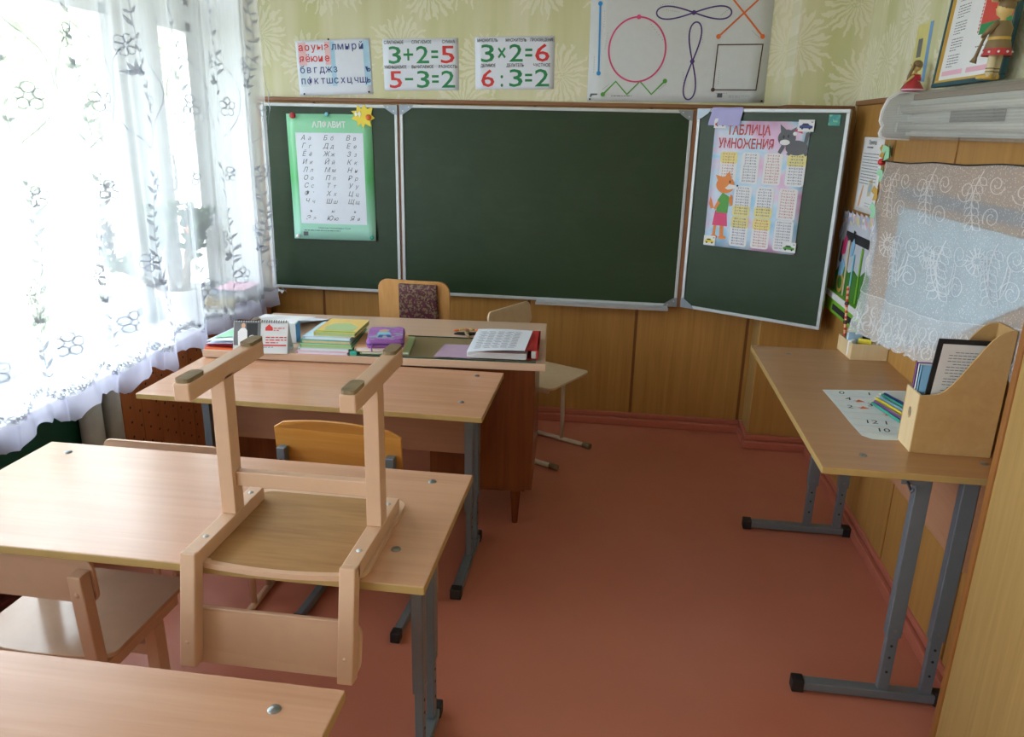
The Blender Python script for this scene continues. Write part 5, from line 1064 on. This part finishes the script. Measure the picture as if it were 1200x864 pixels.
obj('pocket', MB().box(-0.01, 0.51, -0.03, 0.065, 0.006, 0.03), 'lime', wk, 0.004); obj('pocket_edge', MB().box(-0.03, 0.53, 0.035, 0.065, 0.0305, 0.034), 'white_plastic', wk, 0.002); obj('pocket_band', MB().box(0.12, 0.52, -0.012, 0.015, 0.0305, 0.033), 'felt_black', wk, 0.001)
dk = MB()
dk.prism([(0.06, 0.24), (0.11, 0.25), (0.125, 0.32), (0.10, 0.335), (0.065, 0.30)], 0.008, 0.010)
obj('pink_patch', dk, 'hot_pink', wk); dk = MB(); dk.prism([(0.055, 0.14), (0.12, 0.15), (0.14, 0.20), (0.10, 0.225), (0.06, 0.20)], 0.0085, 0.0105); obj('donkey_body', dk, 'skyblue', wk)
dk = MB(); dk.prism([(0.20, 0.25), (0.235, 0.26), (0.245, 0.31), (0.225, 0.335), (0.205, 0.315)], 0.008, 0.010); obj('donkey_head', dk, 'skyblue', wk); dk = MB(); dk.prism([(0.205, 0.33), (0.22, 0.328), (0.235, 0.365), (0.215, 0.37)], 0.0105, 0.012); obj('donkey_ear', dk, 'felt_black', wk)
dk = MB(); dk.prism([(0.03, 0.21), (0.06, 0.2), (0.075, 0.28), (0.05, 0.31)], 0.008, 0.0095); obj('dark_patch', dk, 'felt_black', wk)
dk = MB(); dk.stroke([(0.10+0.045*math.cos(k*math.pi/6), 0.115+0.04*math.sin(k*math.pi/6)) for k in range(12)], 0.018, 0.0102, 0, True); obj('orange_ring', dk, 'gold', wk)
for x0, zt, zb_, c_, nm_ in ((0.17, 0.32, 0.06, 'sand', 'ribbon'), (0.265, 0.27, 0.09, 'cyan', 'ribbon'), (0.37, 0.31, 0.07, 'lime', 'ribbon')): obj('ribbon', MB().box(x0-0.009, x0+0.009, zb_, zt, 0.010, 0.012), c_, wk)
obj('bow', MB().prism([(-0.01, 0.36), (0.02, 0.39), (0.025, 0.355), (-0.01, 0.30), (-0.03, 0.33)], 0.007, 0.01), 'felt_gray', wk); obj('round_patch', MB().disc(0.46, 0.265, 0.035, 0.009), 'white_plastic', wk)
# pale panel behind the lace
bp3 = thing('wall_panel_board', 'pale blue flat board hung on the right wall behind the lace cloth', 'board', (XW, 0, 0))
plain('pale_blue_board', '#b9cdd8', 0.45)
obj('board_face', MB().prism([(-1.03, 0.80), (-1.55, 0.95), (-1.785, 1.07), (-2.05, 1.2), (-2.28, 1.3), (-2.28, 1.36), (-1.03, 1.355)], -0.011, -0.001, 'x'), 'pale_blue_board', bp3, 0.002); obj('top_strip', MB().box(-0.011, -0.001, -2.28, -0.98, 1.385, 1.425), 'grayc', bp3, 0.002)  # grey strip stands in for the shadowed band above the board
# lace cloth
lc = thing('lace_cloth', 'white lace cloth hanging from a cord on the right wall', 'lace', (0, 0, 0))
def lpt(s, t, off=0.0):
    y = -0.80-1.48*s; top = (XW-0.016, y, 1.508+0.045*s-0.006*math.sin(s*math.pi*3)**2)
    flare = max(0, 1-s/0.62)**1.1
    bot = (2.212-0.105*flare, -1.05-1.23*s, 1.03+0.04*s+0.11*max(0, (s-0.45)/0.55))
    k = t; x = top[0]*(1-k)+bot[0]*k; yy = top[1]*(1-k)+bot[1]*k; z = top[2]*(1-k)+bot[2]*k
    w_ = 0.010*math.sin(s*40+t*2)*t*(1-s*0.7)+0.005*math.sin(s*17)*t*(1-0.5*s)
    x = min(x+w_, XW-0.016) if t > 0.1 else x
    return (max(x, 2.2105 if s > 0.64 else x)-off*(0.3 if s > 0.6 else 1), yy+0.01*math.sin(t*5), z)
obj('net', MB().grid(lambda u, v: lpt(u, v), 140, 30), 'lace_net', lc, recalc=False)
def rpt(s, t):
    a = lpt(s, 1.0); g = max(0, 1-s/0.62)
    return (a[0]-0.012*t*g-0.016*t*math.sin(s*95)*g-0.02*t*g, a[1]-0.05*t*(1-s), a[2]-(0.135+0.012*abs(math.sin(s*70)))*t)
obj('ruffle', MB().grid(rpt, 260, 8), 'lace_ruffle', lc, recalc=False)
obj('cord', MB().tube([(XW-0.015, -0.745, 1.507)]+[tuple(Vector(lpt(s/12, 0))+Vector((0.002, 0, 0.002))) for s in range(13)], 0.0028, 6), 'black', lc)
lt = MB()
def lst(pts, wd, fn=lpt, off=0.003):
    n = len(pts); L, Q = [], []
    for i in range(n):
        a = Vector(pts[max(i-1, 0)]); b = Vector(pts[min(i+1, n-1)]); d = (b-a); d = d.normalized() if d.length else Vector((1, 0)); nn = Vector((-d.y, d.x))*wd*0.78
        p = Vector(pts[i])
        for lst_, sg in ((L, 1), (Q, -1)):
            c = fn(min(1, max(0, p.x+nn.x*sg)), min(1, max(0, p.y+nn.y*sg))); lst_.append((c[0]-off, c[1], c[2]))
    lt.add(L+Q, [[i, i+1, n+i+1, n+i] for i in range(n-1)])
def spiral(cx_, cy_, r0, turns, ph, sg): return [(cx_+sg*r0*(1-k/40)*math.cos(ph+turns*6.283*k/30), cy_+1.9*r0*(1-k/40)*math.sin(ph+turns*6.283*k/30)) for k in range(31)]
def petal(cx_, cy_, ang, ln, wd): return [(cx_+ln*math.cos(ang)*t+wd*math.sin(math.pi*t)*sg*-math.sin(ang), cy_+1.8*(ln*math.sin(ang)*t+wd*math.sin(math.pi*t)*sg*math.cos(ang))) for sg, rng in ((1, range(7)), (-1, range(6, -1, -1))) for t in [k/6 for k in rng]]
q = random.Random(4)
for c0 in (0.12, 0.36, 0.60, 0.84):
    for b0, sc in ((0.03, 1.25), (0.48, 1.5)):
        x0 = c0+(0.10 if b0 > 0.3 else 0)
        if x0 > 0.99: continue
        stem = [(x0-0.02*math.sin(t*4)-0.03*t, b0+0.38*t) for t in [k/16 for k in range(17)]]; lst(stem, 0.003)
        for i in range(2, 16, 2):
            for sg in (1, -1): lst(petal(stem[i][0], stem[i][1], math.pi/2+sg*0.9, 0.034*sc, 0.010*sc), 0.0024)
        lst(spiral(x0-0.055*sc, b0+0.13, 0.033*sc, 1.45, 0.2, -1), 0.0032); lst(spiral(x0+0.05*sc, b0+0.09, 0.028*sc, 1.45, 0.2, 1), 0.0032); lst(spiral(x0+0.045*sc, b0+0.30, 0.03*sc, 1.5, 2.6, 1), 0.0032)
        if b0 > 0.3:
            lst([(x0+0.085*math.cos(t)*0.7, b0+0.10+0.26*math.sin(t)) for t in [0.2+k*0.2 for k in range(16)]], 0.003)
            lst([(x0+0.065*math.cos(t)*0.7, b0+0.10+0.20*math.sin(t)) for t in [0.2+k*0.2 for k in range(16)]], 0.003)
            for k in range(14): lst([(x0-0.09+0.012*math.cos(k*.45), b0+0.12+0.02*math.sin(k*.45)), (x0-0.09+0.05*math.cos(k*.45), b0+0.12+0.085*math.sin(k*.45))], 0.0034)
s = 0.01
while s < 0.97:
    for a, t in ((0, 0.35), (0.014, 0.6), (-0.012, 0.75)): lst([(s+0.013*math.cos(k*math.pi/6)+a, t+0.14*math.sin(k*math.pi/6)) for k in range(13)], 0.003, rpt)
    s += 0.036
lst([(k/80, 0.995) for k in range(81)], 0.004); lst([(k/160, 0.95+0.03*math.sin(k*0.8)) for k in range(161)], 0.0025, rpt)
lst([(0.01+0.008*math.sin(t*30), t) for t in [k/50 for k in range(51)]], 0.0025)
stuff(obj('embroidery', lt, 'lace_thread', lc, recalc=False))
# fluorescent wall lamp
LY0, LY1 = -0.965, -2.29
fl_ = thing('wall_lamp', 'long fluorescent wall lamp with ribbed plastic cover on the right wall', 'lamp', (XR, 0, 0))
prof = [(0.0, 1.758)]+[(-0.045-0.075*math.sin(k*math.pi/16)**0.9 if k else -0.03, 1.762-0.155*(k/8)**1.0*1.0*(1-math.cos(k*math.pi/8))/2) for k in range(9)]
prof = [(0.0, 1.76), (-0.03, 1.764), (-0.075, 1.757), (-0.105, 1.735), (-0.12, 1.70), (-0.122, 1.665), (-0.112, 1.645), (-0.118, 1.622), (-0.112, 1.606), (-0.095, 1.60), (-0.0125, 1.598)]
m = MB(); ny = 2
m.add([(x, y, z_) for y in (LY0-0.013, LY1+0.013) for x, z_ in prof], [[i, i+1, len(prof)+i+1, len(prof)+i] for i in range(len(prof)-1)], 0, True); obj('diffuser', m, 'ribbed', fl_, recalc=False)
for y0, y1 in ((LY0+0.006, LY0-0.012), (LY1+0.012, LY1)): obj('end_cap', MB().prism([(x*1.05, z_+(0.006 if z_ > 1.7 else -0.005)) for x, z_ in prof], y0, y1, 'y'), 'white_plastic', fl_)
obj('back_plate', MB().box(-0.030, -0.013, LY1+0.01, LY0-0.01, 1.61, 1.733), 'white_plastic', fl_)
for z_ in (1.70, 1.64): tbz = obj('lamp_tube', MB().tube([(-0.065, LY0-0.05, z_), (-0.065, LY1+0.05, z_)], 0.013, 12), 'white_plastic', fl_); [obj('socket', MB().box(-0.08, -0.031, y_-0.012, y_+0.012, z_-0.018, z_+0.018), 'paper_gray', tbz) for y_ in (LY0-0.05, LY1+0.05)]
obj('ballast', MB().box(-0.062, -0.0305, -1.75, -1.45, 1.652, 1.69), 'grayc', fl_)
# framed poster, coloured leaflet
fp = thing('framed_poster', 'framed poster with a red and green flag standing on the wall rail', 'picture', (XR-0.045, -1.20, 1.785), (0, 0, 0))
fp.matrix_world = Matrix.Translation((XR-0.030, -1.195, 1.7665+0.0))@Matrix(((0, 0.06, -1, 0), (-1, 0, 0, 0), (0, 1, 0.06, 0), (0, 0, 0, 1)))
FW, FH = 0.505, 0.42
for b_ in ((0, FW, 0, 0.014), (0, FW, FH-0.014, FH), (0, 0.014, 0.014, FH-0.014), (FW-0.014, FW, 0.014, FH-0.014)): obj('frame_rail', MB().box(b_[0], b_[1], b_[2], b_[3], 0, 0.016), 'tealframe', fp, 0.002)
for b_ in ((0.014, FW-0.014, 0.014, 0.021), (0.014, FW-0.014, FH-0.021, FH-0.014), (0.014, 0.021, 0.021, FH-0.021), (FW-0.021, FW-0.014, 0.021, FH-0.021)): obj('gilt_strip', MB().box(b_[0], b_[1], b_[2], b_[3], 0.004, 0.013), 'gold', fp)
obj('print', MB().box(0.015, FW-0.015, 0.015, FH-0.015, 0.002, 0.004), 'paper', fp)
m = MB(); m.poly([(0.255, 0.14), (0.50, 0.14), (0.50, 0.17), (0.255, 0.17)], 0.0046, 1); m.poly([(0.255, 0.17), (0.50, 0.17), (0.50, 0.265), (0.255, 0.265)], 0.0046, 0); m.poly([(0.245, 0.14), (0.26, 0.14), (0.26, 0.265), (0.245, 0.265)], 0.0048, 2)
for i in range(12):
    z_ = 0.145+i*0.0098; m.poly([(0.2525, z_), (0.258, z_+0.005), (0.2525, z_+0.01), (0.247, z_+0.005)], 0.005, 0)
stuff(obj('flag', m, ['flagred', 'flaggreen', 'paper'], fp, recalc=False))
m = MB(); m.disc(0.345, 0.365, 0.05, 0.0046, 0, 24, 0.95, 1.0); m.disc(0.345, 0.37, 0.036, 0.0049, 1, 20); m.disc(0.345, 0.375, 0.026, 0.0051, 2, 20); m.poly([(0.31, 0.33), (0.38, 0.33), (0.37, 0.318), (0.32, 0.318)], 0.0053, 3); m.poly([(0.333, 0.36), (0.357, 0.36), (0.36, 0.385), (0.345, 0.395), (0.33, 0.385)], 0.0053, 3)
for k in range(5): a = math.pi/2+k*2*math.pi/5; m.poly([(0.345, 0.405), (0.345+0.009*math.cos(a-0.3), 0.405+0.009*math.sin(a-0.3)), (0.345+0.014*math.cos(a), 0.405+0.014*math.sin(a)), (0.345+0.009*math.cos(a+0.3), 0.405+0.009*math.sin(a+0.3))], 0.0056, 0)
for sg in (-1, 1):
    for k in range(7): a = -1.2+k*0.36; m.disc(0.345+sg*0.043*math.cos(a), 0.365+0.045*math.sin(a), 0.008, 0.0056, 3 if k % 2 else 0, 8)
stuff(obj('emblem', m, ['embl_red', 'skyblue', 'gold', 'leafgreen'], fp, recalc=False))
m = MB()
for k in range(6): textlines(m, 0.06, 0.345-k*0.05, 0.09, 5, 0.0085, 0.0046, 0, 0.0025)
textlines(m, 0.30, 0.295, 0.09, 1, 0.01, 0.0046, 0, 0.005); textlines(m, 0.26, 0.105, 0.10, 1, 0.01, 0.0046, 0, 0.003); stuff(obj('verses', m, 'ink_gray', fp, recalc=False))
m = MB(); m.poly([(0.04, 0.035), (0.20, 0.035), (0.20, 0.05), (0.04, 0.05)], 0.0046); m.poly([(0.23, 0.035), (0.48, 0.035), (0.48, 0.05), (0.23, 0.05)], 0.0046); stuff(obj('ornament_band', m, 'pale_pink', fp, recalc=False))
lt_ = thing('leaflet', 'small yellow and blue leaflet on the wallpaper behind the red doll', 'leaflet', (XR-0.0005, -0.835, 1.80), axes=(RX, WZ))
plain('leaflet_yellow', '#d8cf86', 0.6); plain('leaflet_blue', '#6f9fd6', 0.6); obj('paper', MB().box(0, 0.155, 0, 0.205, 0, 0.001), 'leaflet_yellow', lt_); obj('blue_edge', MB().box(0.125, 0.155, 0, 0.205, 0.001, 0.0014), 'leaflet_blue', lt_); obj('picture', MB().box(0.03, 0.075, 0.09, 0.155, 0.001, 0.0014), 'grayc', lt_)

# straw dolls on the lamp: one continuous lathe body, limbs attached at the joints
d1 = thing('straw_doll', 'small straw girl doll in a red dress sitting on the wall lamp', 'doll', (XR-0.055, -1.05, 1.763), (0, 0, R(55)))
obj('body', MB().lathe([(0.0, 0.006), (0.02, 0.01), (0.02, 0.04), (0.016, 0.055), (0.006, 0.06), (0.006, 0.066), (0.016, 0.073), (0.0185, 0.085), (0.014, 0.098), (0.0, 0.103)], 14), 'straw', d1)
obj('skirt', MB().lathe([(0.021, 0.036), (0.034, 0.02), (0.05, 0.0)], 18).map(lambda x, y, z: (x*1.1, y*0.8, z)), 'embl_red', d1); obj('hem', MB().lathe([(0.049, 0.0), (0.0515, 0.004), (0.046, 0.007)], 18).map(lambda x, y, z: (x*1.1, y*0.8, z)), 'pale_pink', d1)
obj('bodice', MB().lathe([(0.0215, 0.035), (0.0215, 0.045), (0.0175, 0.056)], 14), 'crimson', d1); obj('apron', MB().prism([(-0.012, 0.0), (0.012, 0.0), (0.009, 0.036), (-0.009, 0.036)], 0.036, 0.0375, 'y').map(lambda x, y, z: (x, 0.022+ (0.036-z)*0.55, z+0.002)), 'pale_pink', d1)
for sg in (-1, 1):
    obj('arm', MB().tube([(sg*0.018, 0, 0.052), (sg*0.03, 0.008, 0.038), (sg*0.02, 0.026, 0.026)], [0.006, 0.005, 0.004], 8), 'straw', d1)
    obj('braid', MB().tube([(sg*0.016, 0.002, 0.088), (sg*0.024, 0.006, 0.07), (sg*0.028, 0.012, 0.05), (sg*0.03, 0.014, 0.036)], [0.005, 0.0055, 0.005, 0.003], 8), 'straw_dark', d1)
    obj('eye', MB().sphere((sg*0.006, 0.0165, 0.089), 0.0018, 6), 'black', d1)
obj('hair', MB().sphere((0, -0.003, 0.0885), 0.0195, 12, sc=(1, 0.95, 0.85)), 'straw_dark', d1); obj('nose', MB().sphere((0, 0.0185, 0.085), 0.002, 6), 'flesh', d1)
d2 = thing('straw_doll', 'taller straw man doll with red embroidered hem holding a pipe on the wall lamp', 'doll', (XR-0.075, -1.725, 1.7645), (0, 0, R(38)))
obj('body', MB().lathe([(0.0, 0.062), (0.022, 0.064), (0.024, 0.10), (0.025, 0.13), (0.018, 0.146), (0.007, 0.151), (0.007, 0.156), (0.018, 0.164), (0.022, 0.18), (0.017, 0.196), (0.0, 0.203)], 16), 'straw', d2)
obj('tunic', MB().lathe([(0.036, 0.062), (0.031, 0.09), (0.026, 0.105), (0.0285, 0.13), (0.02, 0.148)], 18), 'straw_dark', d2); obj('hem_band', MB().lathe([(0.0375, 0.06), (0.0345, 0.078)], 18), 'embl_red', d2); obj('belt', MB().lathe([(0.0275, 0.1), (0.0285, 0.104), (0.0275, 0.108)], 16), 'gold', d2)
for k in range(10): a = k*0.628; obj('hem_mark', MB().sphere((0.037*math.cos(a), 0.037*math.sin(a), 0.069), 0.0035, 6), 'paper', d2) if k < 10 else None
for sg in (-1, 1):
    lg = obj('leg', MB().tube([(sg*0.013, 0, 0.07), (sg*0.014, 0.002, 0.03), (sg*0.014, 0.002, 0.006)], [0.0115, 0.0105, 0.009], 10), 'sand', d2)
    obj('bast_shoe', MB().tube([(sg*0.014, -0.008, 0.007), (sg*0.015, 0.012, 0.0075), (sg*0.017, 0.034, 0.006)], [0.0075, 0.008, 0.005], 8), 'gold', lg)
    for z_ in (0.018, 0.026): obj('binding', MB().lathe([(0.0112, z_), (0.0118, z_+0.0015), (0.0112, z_+0.003)], 10, (sg*0.014, 0.002, 0)), 'straw_dark', lg)
    obj('arm', MB().tube([(sg*0.022, 0, 0.142), (sg*0.038, 0.012, 0.122), (sg*0.018, 0.036, 0.112)], [0.0085, 0.0075, 0.005], 8), 'straw_dark', d2); obj('hand', MB().sphere((sg*0.016, 0.037, 0.111), 0.006, 8), 'straw', d2); obj('eye', MB().sphere((sg*0.007, 0.0205, 0.184), 0.002, 6), 'black', d2)
obj('hair', MB().sphere((0, -0.004, 0.188), 0.0235, 12, sc=(1, 0.95, 0.8)), 'straw_dark', d2); obj('hat_brim', MB().lathe([(0.02, 0.2), (0.036, 0.199), (0.036, 0.202), (0.018, 0.208), (0.0, 0.216)], 16), 'straw', d2); obj('nose', MB().sphere((0, 0.0225, 0.179), 0.0026, 6), 'flesh', d2)
obj('pipe', MB().tube([(0.0, 0.034, 0.125), (-0.004, 0.043, 0.10), (-0.008, 0.052, 0.06), (-0.01, 0.056, 0.045)], [0.003, 0.004, 0.005, 0.010], 10), 'straw_dark', d2)
